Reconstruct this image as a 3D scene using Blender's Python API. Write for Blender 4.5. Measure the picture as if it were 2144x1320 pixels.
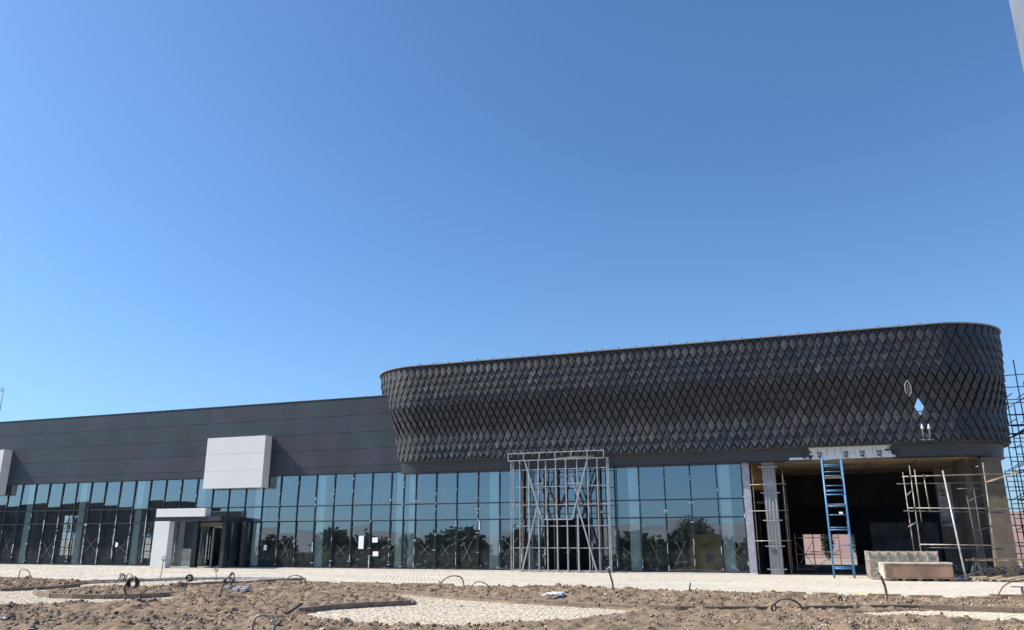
import bpy, math, random
import numpy as np
from mathutils import Vector, Matrix, noise
PI = math.pi
random.seed(7); rng = np.random.default_rng(7)
sc = bpy.context.scene
for o in list(bpy.data.objects): bpy.data.objects.remove(o)
COL = sc.collection

# ------------------------------------------------------------------ camera
F_PX, PITCH, ROLL, YAW, DIST, EYE = 1640.0, 0.27716, -0.002268, -0.346205, 42.7857, 1.7795
fw = Vector((math.sin(YAW)*math.cos(PITCH), math.cos(YAW)*math.cos(PITCH), math.sin(PITCH)))
rt0 = Vector((math.cos(YAW), -math.sin(YAW), 0)); up0 = rt0.cross(fw)
rt = rt0*math.cos(ROLL)+up0*math.sin(ROLL); upv = -rt0*math.sin(ROLL)+up0*math.cos(ROLL)
CAM = Vector((0, -DIST, EYE))
cd = bpy.data.cameras.new('camera'); cam = bpy.data.objects.new('camera', cd); COL.objects.link(cam)
cd.sensor_width = 36; cd.lens = 36*F_PX/2144; cd.clip_start = 0.1; cd.clip_end = 6000
R3 = Matrix((rt, upv, -fw)).transposed()
cam.matrix_world = Matrix.Translation(CAM) @ R3.to_4x4()
sc.camera = cam
# ------------------------------------------------------------------ light
SUN_EL = math.radians(40); SUN_AZ = math.radians(256)     # azimuth clockwise from +Y
w = bpy.data.worlds.new('World'); sc.world = w; w.use_nodes = True
nt = w.node_tree; bg = nt.nodes['Background']
sky = nt.nodes.new('ShaderNodeTexSky'); sky.sky_type = 'NISHITA'; sky.sun_disc = False
sky.sun_elevation = SUN_EL; sky.sun_rotation = SUN_AZ
sky.altitude = 900; sky.air_density = 1.0; sky.dust_density = 2.2; sky.ozone_density = 2.5
tn = nt.nodes.new('ShaderNodeVectorMath'); tn.operation = 'MULTIPLY'; tn.inputs[1].default_value = (.53, .775, .985)
nt.links.new(sky.outputs[0], tn.inputs[0])
wc = nt.nodes.new('ShaderNodeTexCoord'); ws = nt.nodes.new('ShaderNodeSeparateXYZ'); nt.links.new(wc.outputs['Generated'], ws.inputs[0])
def wm(op, a, b=None):
    n = nt.nodes.new('ShaderNodeMath'); n.operation = op; n.use_clamp = op == 'MAXIMUM'
    for i, v in enumerate((a, b)):
        if v is None: continue
        if isinstance(v, (int, float)): n.inputs[i].default_value = v
        else: nt.links.new(v, n.inputs[i])
    return n.outputs[0]
el = wm('MAXIMUM', ws.outputs[2], 0.0); hz_ = wm('MULTIPLY', wm('POWER', wm('SUBTRACT', 1.0, el), 7.0), .60)     # low haze
mp = nt.nodes.new('ShaderNodeMapping'); mp.inputs['Scale'].default_value = (1.1, 1.1, 2.6); mp.inputs['Rotation'].default_value = (0, .5, .3); nt.links.new(wc.outputs['Generated'], mp.inputs[0])
vn = nt.nodes.new('ShaderNodeTexNoise'); vn.inputs['Scale'].default_value = 1.3; vn.inputs['Detail'].default_value = 3; vn.inputs['Roughness'].default_value = .4; nt.links.new(mp.outputs[0], vn.inputs[0])
veil = wm('MULTIPLY', wm('MAXIMUM', wm('SUBTRACT', vn.outputs[0], .42), 0.0), .16)                # thin high veil
fac = wm('ADD', hz_, veil)
hm = nt.nodes.new('ShaderNodeMix'); hm.data_type = 'RGBA'; hm.inputs[7].default_value = (2.15, 3.15, 4.6, 1)
nt.links.new(fac, hm.inputs[0]); nt.links.new(tn.outputs[0], hm.inputs[6]); nt.links.new(hm.outputs[2], bg.inputs[0]); bg.inputs[1].default_value = 0.13
sd = bpy.data.lights.new('sun', 'SUN'); sd.energy = 5.0; sd.angle = math.radians(0.53); sd.color = (1, .93, .81)
sun = bpy.data.objects.new('sun', sd); COL.objects.link(sun)
to_sun = Vector((math.sin(SUN_AZ)*math.cos(SUN_EL), math.cos(SUN_AZ)*math.cos(SUN_EL), math.sin(SUN_EL)))
sun.rotation_euler = to_sun.to_track_quat('Z', 'Y').to_euler(); sun.location = (-20, -30, 40)
sc.view_settings.view_transform = 'Standard'; sc.view_settings.look = 'None'
sc.view_settings.gamma = 1; sc.view_settings.exposure = 0.55
sc.view_settings.use_curve_mapping = False
sc.cycles.max_bounces = 8; sc.cycles.transparent_max_bounces = 16

def ray(px, py): return fw*F_PX + rt*(px-1072) + upv*(660-py)
def Fp(px, py, Y=0.0):            # point where the line of sight meets the vertical plane y = Y
    d = ray(px, py); t = (DIST+Y)/d.y; return Vector((d.x*t, Y, EYE+d.z*t))
def Gp(px, py, z=0.0):            # ... meets the ground
    d = ray(px, py); t = (z-EYE)/d.z; return Vector((d.x*t, d.y*t-DIST, z))

# ------------------------------------------------------------------ materials
def mat(name, col, rough=.6, metal=0., spec=.5, nscale=0, namt=.15, bump=0, bscale=None, col2=None, detail=6):
    m = bpy.data.materials.new(name); m.use_nodes = True
    N = m.node_tree.nodes; L = m.node_tree.links; b = N['Principled BSDF']
    b.inputs['Roughness'].default_value = rough; b.inputs['Metallic'].default_value = metal
    b.inputs['Specular IOR Level'].default_value = spec
    b.inputs['Base Color'].default_value = (*col, 1)
    tc = N.new('ShaderNodeTexCoord')
    if nscale:
        n = N.new('ShaderNodeTexNoise'); n.inputs['Scale'].default_value = nscale; n.inputs['Detail'].default_value = detail
        L.new(tc.outputs['Object'], n.inputs['Vector'])
        cr = N.new('ShaderNodeValToRGB'); c2 = col2 or tuple(c*(1-namt*2) for c in col); c1 = tuple(min(1, c*(1+namt)) for c in col) if not col2 else col
        cr.color_ramp.elements[0].position = .3; cr.color_ramp.elements[1].position = .7
        cr.color_ramp.elements[0].color = (*c2, 1); cr.color_ramp.elements[1].color = (*c1, 1)
        L.new(n.outputs[0], cr.inputs[0]); L.new(cr.outputs[0], b.inputs['Base Color'])
    if bump:
        n2 = N.new('ShaderNodeTexNoise'); n2.inputs['Scale'].default_value = bscale or nscale*4 or 20; n2.inputs['Detail'].default_value = 5
        L.new(tc.outputs['Object'], n2.inputs['Vector'])
        bp = N.new('ShaderNodeBump'); bp.inputs['Strength'].default_value = 1; bp.inputs['Distance'].default_value = bump
        L.new(n2.outputs[0], bp.inputs['Height']); L.new(bp.outputs[0], b.inputs['Normal'])
    return m
def attr_mat(name, rough=.9, nscale=0, namt=.2, bump=0):     # colour from the face attribute 'tint'
    m = mat(name, (.5, .5, .5), rough, spec=.2, bump=bump, bscale=nscale or 10)
    N = m.node_tree.nodes; L = m.node_tree.links; b = N['Principled BSDF']
    a = N.new('ShaderNodeAttribute'); a.attribute_name = 'tint'
    if nscale:
        n = N.new('ShaderNodeTexNoise'); n.inputs['Scale'].default_value = nscale
        tc = N.new('ShaderNodeTexCoord'); L.new(tc.outputs['Object'], n.inputs['Vector'])
        mr = N.new('ShaderNodeMapRange'); mr.inputs[1].default_value = .3; mr.inputs[2].default_value = .7
        mr.inputs[3].default_value = 1-namt; mr.inputs[4].default_value = 1+namt; L.new(n.outputs[0], mr.inputs[0])
        mx = N.new('ShaderNodeVectorMath'); mx.operation = 'SCALE'; L.new(a.outputs['Color'], mx.inputs[0]); L.new(mr.outputs[0], mx.inputs['Scale'])
        L.new(mx.outputs[0], b.inputs['Base Color'])
    else: L.new(a.outputs['Color'], b.inputs['Base Color'])
    return m
CLAD = [mat('cladding%d' % i, c, .40, .0, .45, nscale=.5, namt=.16, bump=.006, bscale=.9) for i, c in enumerate(
    [(.033, .042, .054), (.031, .046, .052), (.043, .042, .057), (.037, .046, .052), (.036, .038, .049)])]
TILE = [mat('tile%d' % i, c, [.47, .52, .55, .50][i], .0, .42, nscale=2.5, namt=.16) for i, c in enumerate(
    [(.040, .042, .047), (.045, .047, .052), (.046, .044, .046), (.036, .040, .047)])]
BEAM = mat('beam_coating', (.045, .050, .060), .4, spec=.4, nscale=.5, namt=.08)
WHITE = mat('white_composite', (.70, .695, .68), .45, nscale=.9, namt=.02, bump=.002, bscale=.8)
MULL = mat('mullion_dark', (.018, .022, .028), .4)
TAPE = mat('protective_tape', (.62, .66, .68), .5, nscale=6, namt=.2)
PALE = mat('pilaster_white', (.80, .83, .82), .6, nscale=1, namt=.04)
XTAPE = mat('cross_tape', (.17, .19, .19), .7)
PAPER = mat('paper', (.85, .86, .88), .6)
GALV = mat('galvanized_steel', (.40, .43, .45), .45, .4, nscale=5, namt=.12)
RUSTY = mat('primed_steel', (.16, .10, .08), .7, nscale=4, namt=.3)
PIPE = mat('scaffold_pipe', (.34, .30, .25), .5, .35, nscale=3, namt=.3)
PIPED = mat('scaffold_pipe_dark', (.10, .10, .11), .55, .4, nscale=3, namt=.3)
BLUE = mat('blue_paint', (.045, .22, .50), .45, nscale=9, col2=(.10, .22, .36))
WOOD = mat('weathered_plank', (.40, .30, .20), .85, nscale=3, namt=.3)
WOODY = mat('pale_board', (.52, .40, .24), .8, nscale=4, namt=.25)
CONC = mat('concrete', (.165, .135, .10), .9, nscale=1.2, namt=.2, bump=.01, bscale=12)
CONCG = mat('grey_concrete', (.42, .42, .42), .9, nscale=1.5, namt=.12, bump=.01, bscale=12)
CEIL = mat('ceiling_concrete', (.30, .235, .155), .9, nscale=.5, namt=.25, bump=.01, bscale=6)
WINGW = mat('wing_plaster', (.13, .15, .15), .9, nscale=.6, namt=.3)
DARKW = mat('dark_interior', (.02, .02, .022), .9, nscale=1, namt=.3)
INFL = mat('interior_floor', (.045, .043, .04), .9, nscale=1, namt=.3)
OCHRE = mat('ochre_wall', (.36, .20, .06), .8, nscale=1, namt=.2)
CARTON = mat('carton', (.37, .23, .155), .65, nscale=1.5, namt=.2)
FILM = mat('plastic_film', (.55, .48, .39), .5, nscale=3, namt=.2, bump=.02, bscale=8)
HOSE = mat('brown_hose', (.20, .145, .11), .6, nscale=10, namt=.3)
HOSEB = mat('black_hose', (.035, .03, .03), .5)
HOSEP = mat('pale_hose', (.38, .31, .26), .5, nscale=10, namt=.25)
KERB = mat('kerb_concrete', (.215, .165, .125), .9, nscale=5, namt=.2, bump=.01, bscale=20)
KERBL = mat('kerb_pale', (.58, .55, .51), .85, nscale=3, namt=.15, bump=.01, bscale=20)
FOIL = mat('white_membrane', (.70, .70, .69), .5, nscale=3, namt=.08, bump=.01, bscale=7)
INK = mat('black_ink', (.03, .03, .03), .7)
CORE = mat('insulation_edge', (.36, .38, .44), .8, nscale=9, namt=.15)
PINK = mat('pink_wall', (.62, .42, .37), .85, nscale=.6, namt=.08)
YEL = mat('faded_yellow_paint', (.75, .58, .28), .8, nscale=6, namt=.3, col2=(.6, .52, .4))
HUT = mat('mustard_hut', (.42, .28, .08), .8, nscale=1, namt=.15)
BARK = mat('bark', (.10, .075, .055), .95, nscale=6, namt=.3)
LEAF = [mat('leaf%d' % i, c, .6, nscale=1.5, namt=.35) for i, c in enumerate([(.045, .085, .025), (.07, .11, .035), (.035, .07, .03)])]
GREYM = mat('grey_sheet_metal', (.26, .27, .28), .45, nscale=.5, namt=.12)
def glass():
    m = bpy.data.materials.new('coated_glass'); m.use_nodes = True; N = m.node_tree.nodes; L = m.node_tree.links
    N.remove(N['Principled BSDF']); out = N['Material Output']
    tr = N.new('ShaderNodeBsdfTransparent'); tr.inputs[0].default_value = (.80, .92, .90, 1)
    gl = N.new('ShaderNodeBsdfGlossy'); gl.inputs['Roughness'].default_value = .012; gl.inputs[0].default_value = (.80, .93, .97, 1)
    df = N.new('ShaderNodeBsdfDiffuse'); df.inputs[0].default_value = (.55, .56, .54, 1)
    fr = N.new('ShaderNodeFresnel'); fr.inputs[0].default_value = 1.55
    ma = N.new('ShaderNodeMath'); ma.operation = 'MULTIPLY_ADD'; ma.inputs[1].default_value = 1.0; ma.inputs[2].default_value = .245; ma.use_clamp = True
    L.new(fr.outputs[0], ma.inputs[0])
    tc = N.new('ShaderNodeTexCoord'); nz = N.new('ShaderNodeTexNoise'); nz.inputs['Scale'].default_value = 1.1; nz.inputs['Detail'].default_value = 5
    L.new(tc.outputs['Object'], nz.inputs['Vector'])
    bp = N.new('ShaderNodeBump'); bp.inputs['Distance'].default_value = .0014; n2 = N.new('ShaderNodeTexNoise'); n2.inputs['Scale'].default_value = .9; n2.inputs['Detail'].default_value = 0
    L.new(tc.outputs['Object'], n2.inputs['Vector']); L.new(n2.outputs[0], bp.inputs['Height']); L.new(bp.outputs[0], gl.inputs['Normal'])
    mx = N.new('ShaderNodeMixShader'); L.new(ma.outputs[0], mx.inputs[0]); L.new(tr.outputs[0], mx.inputs[1]); L.new(gl.outputs[0], mx.inputs[2])
    # dust, thicker low down, plus a pale haze mixed in to soften reflections
    geo = N.new('ShaderNodeNewGeometry'); sp = N.new('ShaderNodeSeparateXYZ'); L.new(geo.outputs['Position'], sp.inputs[0])
    r1 = N.new('ShaderNodeMapRange'); r1.inputs[1].default_value = 1.5; r1.inputs[2].default_value = 0; r1.inputs[3].default_value = .03; r1.inputs[4].default_value = .11; L.new(sp.outputs[2], r1.inputs[0])
    r2 = N.new('ShaderNodeMapRange'); r2.inputs[1].default_value = .35; r2.inputs[2].default_value = .65; r2.inputs[3].default_value = .2; r2.inputs[4].default_value = 1.2; L.new(nz.outputs[0], r2.inputs[0])
    mu = N.new('ShaderNodeMath'); mu.operation = 'MULTIPLY'; L.new(r1.outputs[0], mu.inputs[0]); L.new(r2.outputs[0], mu.inputs[1])
    m2 = N.new('ShaderNodeMixShader'); L.new(mu.outputs[0], m2.inputs[0]); L.new(mx.outputs[0], m2.inputs[1]); L.new(df.outputs[0], m2.inputs[2])
    L.new(m2.outputs[0], out.inputs[0]); return m
GLASS = glass()

# ------------------------------------------------------------------ mesh helpers
class MB:
    def __init__(s): s.v = []; s.f = []; s.sm = []
    def add(s, vs, fs, smooth=False):
        k = len(s.v); s.v += [tuple(v) for v in vs]; s.f += [tuple(i+k for i in f) for f in fs]; s.sm += [smooth]*len(fs); return s
    def box(s, a, b):
        x0, x1 = sorted((a[0], b[0])); y0, y1 = sorted((a[1], b[1])); z0, z1 = sorted((a[2], b[2]))
        return s.add([(x, y, z) for z in (z0, z1) for x, y in ((x0, y0), (x1, y0), (x1, y1), (x0, y1))],
                     [(3, 2, 1, 0), (4, 5, 6, 7), (0, 1, 5, 4), (1, 2, 6, 5), (2, 3, 7, 6), (3, 0, 4, 7)])
    def bar(s, a, b, w=.05, h=None):
        h = h or w; a = Vector(a); b = Vector(b); d = (b-a).normalized()
        u = d.cross(Vector((0, 1, 0)) if abs(d.y) < .9 else Vector((1, 0, 0))).normalized()*w/2; n = d.cross(u).normalized()*h/2
        return s.add([p+q for p in (a, b) for q in (-u-n, u-n, u+n, -u+n)],
                     [(3, 2, 1, 0), (4, 5, 6, 7), (0, 1, 5, 4), (1, 2, 6, 5), (2, 3, 7, 6), (3, 0, 4, 7)])
    def tube(s, pts, r=.02, n=6, r2=None, closed=False):
        pts = [Vector(p) for p in pts]; m = len(pts); vs = []; prev = None
        for i, p in enumerate(pts):
            if closed: d = (pts[(i+1) % m]-pts[i-1])
            else: d = pts[min(i+1, m-1)]-pts[max(i-1, 0)]
            d.normalize()
            if prev is None: u = d.cross(Vector((0, 0, 1)) if abs(d.z) < .9 else Vector((1, 0, 0)))
            else: u = prev - d*prev.dot(d)
            u.normalize(); prev = u; v = d.cross(u)
            rr = r if r2 is None else r+(r2-r)*i/max(1, m-1)
            vs += [p+(u*math.cos(2*PI*k/n)+v*math.sin(2*PI*k/n))*rr for k in range(n)]
        fs = [(i*n+k, i*n+(k+1) % n, ((i+1) % m)*n+(k+1) % n, ((i+1) % m)*n+k) for i in range(m if closed else m-1) for k in range(n)]
        s.add(vs, fs, True)
        if not closed: s.add([], []); k0 = len(s.v)-m*n; s.f += [tuple(k0+n-1-k for k in range(n)), tuple(k0+(m-1)*n+k for k in range(n))]; s.sm += [False]*2
        return s
    def mesh(s, name, m):
        me = bpy.data.meshes.new(name); me.from_pydata(s.v, [], s.f)
        me.polygons.foreach_set('use_smooth', s.sm); me.materials.append(m); me.update(); return me
    def build(s, name, m, parent=None, bevel=0, kind=None):
        o = bpy.data.objects.new(name, s.mesh(name, m)); COL.objects.link(o)
        if parent is not None: o.parent = parent; o.matrix_parent_inverse = par_inv(parent)
        if bevel: b = o.modifiers.new('bevel', 'BEVEL'); b.width = bevel; b.segments = 1
        if kind: o['kind'] = kind
        return o
def par_inv(p):
    M = Matrix.Translation(p.location) @ p.rotation_euler.to_matrix().to_4x4()
    return M.inverted() if p.parent is None else (p.parent_world @ M).inverted() if hasattr(p, 'parent_world') else Matrix.Identity(4)
def tag(o, label=None, cat=None, group=None, kind=None):
    if label: o['label'] = label
    if cat: o['category'] = cat
    if group: o['group'] = group
    if kind: o['kind'] = kind
    return o
def thing(name, loc, label, cat, group=None):
    o = bpy.data.objects.new(name, None); COL.objects.link(o); o.location = loc; o.empty_display_size = .2
    return tag(o, label, cat, group)
def np_mesh(name, V, Fc, m, tint=None, smooth=False, parent=None, kind=None):
    me = bpy.data.meshes.new(name); V = np.asarray(V, dtype=np.float32); Fc = np.asarray(Fc, dtype=np.int32)
    n = Fc.shape[1]; me.vertices.add(len(V)); me.vertices.foreach_set('co', V.ravel())
    me.loops.add(Fc.size); me.loops.foreach_set('vertex_index', Fc.ravel())
    me.polygons.add(len(Fc)); me.polygons.foreach_set('loop_start', np.arange(0, Fc.size, n, dtype=np.int32))
    me.polygons.foreach_set('use_smooth', np.full(len(Fc), smooth))
    me.materials.append(m); me.update(); me.validate()
    if tint is not None:
        a = me.attributes.new('tint', 'FLOAT_COLOR', 'FACE'); a.data.foreach_set('color', np.c_[tint, np.ones(len(tint))].astype(np.float32).ravel())
    o = bpy.data.objects.new(name, me); COL.objects.link(o)
    if parent is not None: o.parent = parent
    if kind: o['kind'] = kind
    return o
def arc_pts(pts, n=6):            # Catmull-Rom through the points
    P = [Vector(p) for p in pts]; P = [P[0]*2-P[1]]+P+[P[-1]*2-P[-2]]; out = []
    for i in range(1, len(P)-2):
        for k in range(n):
            t = k/n; a, b, c, d = P[i-1:i+3]
            out.append(.5*((2*b)+(-a+c)*t+(2*a-5*b+4*c-d)*t*t+(-a+3*b-3*c+d)*t**3))
    out.append(P[-2]); return out

# ================================================================== ground
g = MB().add([(-3000, -3000, -.14), (3000, -3000, -.14), (3000, 3000, -.14), (-3000, 3000, -.14)], [(0, 1, 2, 3)])
GROUND = mat('dry_earth', (.30, .25, .20), .95, nscale=.05, namt=.2)
g.build('ground', GROUND, kind='structure')

edge_px = [(-500, 1213), (0, 1213), (165, 1218), (185, 1222), (398, 1213.5), (640, 1214.5), (655, 1224), (800, 1228), (950, 1231), (1080, 1234), (1280, 1238), (1480, 1243), (1700, 1250), (1880, 1256), (2144, 1262)]
SOILEDGE = [Gp(*p) for p in edge_px]
SOILEDGE[0] = Vector((-75, SOILEDGE[1].y-.5, 0)); SOILEDGE.append(Vector((22, SOILEDGE[-1].y+.6, 0)))
# pavement sheet + pavers
pv = MB(); n = len(SOILEDGE)
pv.add([(p.x, p.y-.0, .0) for p in SOILEDGE]+[(p.x, .2, .0) for p in SOILEDGE], [(i, i+1, n+i+1, n+i) for i in range(n-1)])
SAND = mat('jointing_sand', (.50, .44, .37), .95, nscale=1.5, namt=.15)
pavement = pv.build('pavement', SAND, kind='structure')
def inside(X, Y, poly):
    c = np.zeros(X.shape, bool); n = len(poly)
    for i in range(n):
        x0, y0 = poly[i]; x1, y1 = poly[(i+1) % n]
        if y0 == y1: continue
        m = ((y0 > Y) != (y1 > Y)) & (X < (x1-x0)*(Y-y0)/(y1-y0)+x0); c ^= m
    return c
def dist_poly(X, Y, poly, closed=True):
    D = np.full(X.shape, 1e9); n = len(poly)
    for i in range(n if closed else n-1):
        x0, y0 = poly[i]; x1, y1 = poly[(i+1) % n]; dx, dy = x1-x0, y1-y0; L = dx*dx+dy*dy+1e-12
        t = np.clip(((X-x0)*dx+(Y-y0)*dy)/L, 0, 1); D = np.minimum(D, np.hypot(X-x0-t*dx, Y-y0-t*dy))
    return D
def blocks(X, Y, sx, sy, h, z0, rot, col, var, name, m, parent):
    n = len(X); h = h+rng.normal(0, .0025, n); c, s = np.cos(rot), np.sin(rot)
    cor = np.array([(-1, -1), (1, -1), (1, 1), (-1, 1)])*.5
    bx = cor[None, :, 0]*np.asarray(sx)[:, None]; by = cor[None, :, 1]*np.asarray(sy)[:, None]
    rx = X[:, None]+bx*c[:, None]-by*s[:, None]; ry = Y[:, None]+bx*s[:, None]+by*c[:, None]
    V = np.zeros((n, 8, 3)); V[:, :4, 0] = rx; V[:, :4, 1] = ry; V[:, :4, 2] = z0
    V[:, 4:, 0] = X[:, None]+(rx-X[:, None])*.95; V[:, 4:, 1] = Y[:, None]+(ry-Y[:, None])*.95; V[:, 4:, 2] = z0+h[:, None]
    V[:, 4:, 2] += rng.normal(0, .0012, (n, 4))
    fq = np.array([(4, 5, 6, 7), (0, 1, 5, 4), (1, 2, 6, 5), (2, 3, 7, 6), (3, 0, 4, 7)])
    Fq = (fq[None]+np.arange(n)[:, None, None]*8).reshape(-1, 4)
    base = np.array(col)[None]*(1+rng.normal(0, var, n))[:, None]*(1+rng.normal(0, .008, (n, 3)))
    nz = np.array([noise.noise((x*.22, y*.5, 3.1)) for x, y in zip(X[:: 1], Y[:: 1])])
    base = base*(1+.12*nz)[:, None]
    return np_mesh(name, V.reshape(-1, 3), Fq, m, np.repeat(np.clip(base, 0, .95), 5, 0), parent=parent, kind='stuff')
PAVER = attr_mat('paver_concrete', .9, 8, .12, .003)
ex = [p.x for p in SOILEDGE]; ey = [p.y for p in SOILEDGE]
gx = np.arange(-60, 16, .2); gy = np.arange(-18.2, -.75, .2)
X, Y = np.meshgrid(gx, gy); X = X+((np.round(Y/.2) % 2)*.1)[:, :]; X = X.ravel(); Y = Y.ravel()
k = (Y > np.interp(X, ex, ey)+.12) & (X > -1.30*(Y+DIST)-4) & (X < .30*(Y+DIST)+5)
X = X[k]+rng.normal(0, .004, k.sum()); Y = Y[k]+.03*np.sin(X*.6)
blocks(X, Y, np.full(len(X), .19), np.full(len(X), .19), .016, .0, rng.normal(0, .015, len(X)), (.59, .53, .445), .045, 'paver', PAVER, pavement)

def GP(l): return [(p.x, p.y) for p in (Gp(*q) for q in l)]
PATHS = {
 'mid': GP([(775, 1243), (820, 1246), (900, 1252), (960, 1258), (1080, 1266), (1200, 1273), (1300, 1279), (1330, 1285), (1230, 1298), (1110, 1310), (950, 1319), (800, 1315), (690, 1304), (625, 1292), (700, 1274), (780, 1270), (862, 1267), (862, 1263), (830, 1255)]),
 'left': GP([(-60, 1241), (0, 1240), (60, 1238), (130, 1233), (185, 1224), (350, 1217), (400, 1214.5), (640, 1216), (640, 1223), (540, 1226), (420, 1230), (350, 1232), (215, 1233), (130, 1238), (72, 1243), (90, 1252), (200, 1254), (310, 1252), (375, 1250), (340, 1261), (250, 1266), (120, 1269), (55, 1271), (0, 1275), (-60, 1277)]),
 'right': GP([(1770, 1287), (1880, 1282), (2000, 1281), (2144, 1285), (2240, 1288), (2240, 1316), (2144, 1311), (1990, 1301), (1850, 1295)]),
 'patch': GP([(500, 1236), (540, 1233.5), (580, 1236), (575, 1240), (520, 1240)]),
 
}
# soil sheet
st = .06
xs = np.arange(-46, 13, st); ys = np.arange(-34, -14.0, st)
XX, YY = np.meshgrid(xs, ys); ny, nx = XX.shape
def fbm(X, Y, sc_, seed, octv=4):
    out = np.zeros(X.shape); a = 1; f = sc_
    for o in range(octv):
        g_ = rng.random((256, 256)); xi = X*f+seed*7.3+o*31; yi = Y*f+seed*3.1+o*17
        x0 = np.floor(xi).astype(int); y0 = np.floor(yi).astype(int); fx = xi-x0; fy = yi-y0; fx = fx*fx*(3-2*fx); fy = fy*fy*(3-2*fy)
        G = lambda i, j: g_[(x0+i) % 256, (y0+j) % 256]
        out += a*((G(0, 0)*(1-fx)+G(1, 0)*fx)*(1-fy)+(G(0, 1)*(1-fx)+G(1, 1)*fx)*fy-.5); a *= .5; f *= 2
    return out
def soil_mask(X, Y):          # >0 inside a bed (metres from its rim), <0 on a path or the pavement
    m = np.interp(X, ex, ey)-Y
    for P in PATHS.values():
        d = dist_poly(X, Y, P); i = inside(X, Y, P); m = np.minimum(m, np.where(i, -d, d))
    return m
M = soil_mask(XX, YY)
bumpy = fbm(XX, YY, .35, 1, 3)*.06+fbm(XX, YY, 2.2, 2, 3)*.07+np.maximum(fbm(XX, YY, 5, 3, 2), 0)*.16
Mj = M+fbm(XX, YY, 3, 5, 3)*.12
ZZ = np.where(Mj > 0, .075+bumpy*np.clip(Mj/.35, 0, 1)-.05*np.exp(-np.maximum(Mj, 0)/.1), -.06)
ZZ = np.clip(ZZ, -.06, .4)
vis = (XX > -1.35*(YY+DIST)*1.0+(-3)) & (XX < .28*(YY+DIST)+5)
fi = np.arange((ny-1)*nx).reshape(ny-1, nx)[:, :-1]
ok = (vis[:-1, :-1] & ((Mj[:-1, :-1] > -.15) | (Mj[1:, 1:] > -.15)))
q = fi[ok]; Fq = np.c_[q, q+1, q+nx+1, q+nx]
used = np.unique(Fq); remap = np.zeros(nx*ny, int); remap[used] = np.arange(len(used))
V = np.c_[XX.ravel(), YY.ravel(), ZZ.ravel()][used]
SOIL = mat('turned_soil', (.262, .192, .134), .97, nscale=1.3, namt=.18, bump=.03, bscale=26, spec=.15)
soil = np_mesh('soil', V, remap[Fq], SOIL, smooth=True); tag(soil, kind='structure')
# clods on the soil
ico = bpy.data.meshes.new('t'); import bmesh
bm = bmesh.new(); bmesh.ops.create_icosphere(bm, subdivisions=1, radius=1); iv = np.array([v.co[:] for v in bm.verts]); jf = np.array([[v.index for v in f.verts] for f in bm.faces]); bm.free()
def clods(N, smin, smax, powr, name, m, cols, cond, zf, box):
    x = rng.uniform(box[0], box[1], N); y = rng.uniform(box[2], box[3], N)
    k = cond(x, y) & (x > -1.35*(y+DIST)-3) & (x < .28*(y+DIST)+5); x = x[k]; y = y[k]; n = len(x)
    s = smin+(smax-smin)*rng.random(n)**powr
    vv = iv[None]*(1+rng.normal(0, .15, (n, len(iv), 1)))
    vv = vv*np.stack([s*rng.uniform(.8, 1.4, n), s*rng.uniform(.8, 1.4, n), s*rng.uniform(.6, .95, n)], 1)[:, None]
    a = rng.uniform(0, 2*PI, n)[:, None]; vx = vv[..., 0]*np.cos(a)-vv[..., 1]*np.sin(a); vy = vv[..., 0]*np.sin(a)+vv[..., 1]*np.cos(a)
    V = np.stack([vx+x[:, None], vy+y[:, None], vv[..., 2]+(zf(x, y)+s*.25)[:, None]], -1)
    Fc = (jf[None]+np.arange(n)[:, None, None]*len(iv)).reshape(-1, 3)
    c = np.array(cols)[rng.integers(0, len(cols), n)]*(1+rng.normal(0, .13, n))[:, None]
    return tag(np_mesh(name, V.reshape(-1, 3), Fc, m, np.repeat(c, len(jf), 0), smooth=True), kind='stuff')
def zsoil(x, y):
    i = np.clip(((y-ys[0])/st).astype(int), 0, ny-1); j = np.clip(((x-xs[0])/st).astype(int), 0, nx-1); return ZZ[i, j]
def msoil(x, y):
    i = np.clip(((y-ys[0])/st).astype(int), 0, ny-1); j = np.clip(((x-xs[0])/st).astype(int), 0, nx-1); return Mj[i, j]
dens = lambda x, y: (fbm(x, y, .45, 9, 3)*2.0+.5 > rng.random(len(x))*.95)
CL = attr_mat('clod_earth', .97, 30, .2, .006)
sc_cols = [(.275, .205, .145), (.225, .165, .115), (.36, .285, .215), (.16, .115, .08)]
clods(115000, .013, .038, 1.9, 'soil_clods', CL, sc_cols, lambda x, y: (msoil(x, y) > .05) & dens(x, y), zsoil, (-44, 12, -33, -14))
clods(4500, .03, .07, 2.6, 'large_clods', CL, sc_cols, lambda x, y: (msoil(x, y) > .12) & dens(x, y), zsoil, (-44, 12, -33, -14))
clods(1500, .01, .03, 2, 'pale_pebbles', CL, [(.50, .43, .35), (.45, .40, .35), (.55, .48, .42)], lambda x, y: (msoil(x, y) > .0), lambda x, y: zsoil(x, y)+.015, (-44, 12, -33, -14))
clods(4200, .01, .035, 2, 'spilled_crumbs', CL, sc_cols, lambda x, y: (msoil(x, y) < .0) & (y < np.interp(x, ex, ey)+.5) & (rng.random(len(x)) < np.exp(msoil(x, y)*3)), lambda x, y: np.full(len(x), .03), (-44, 12, -33, -14))
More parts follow.
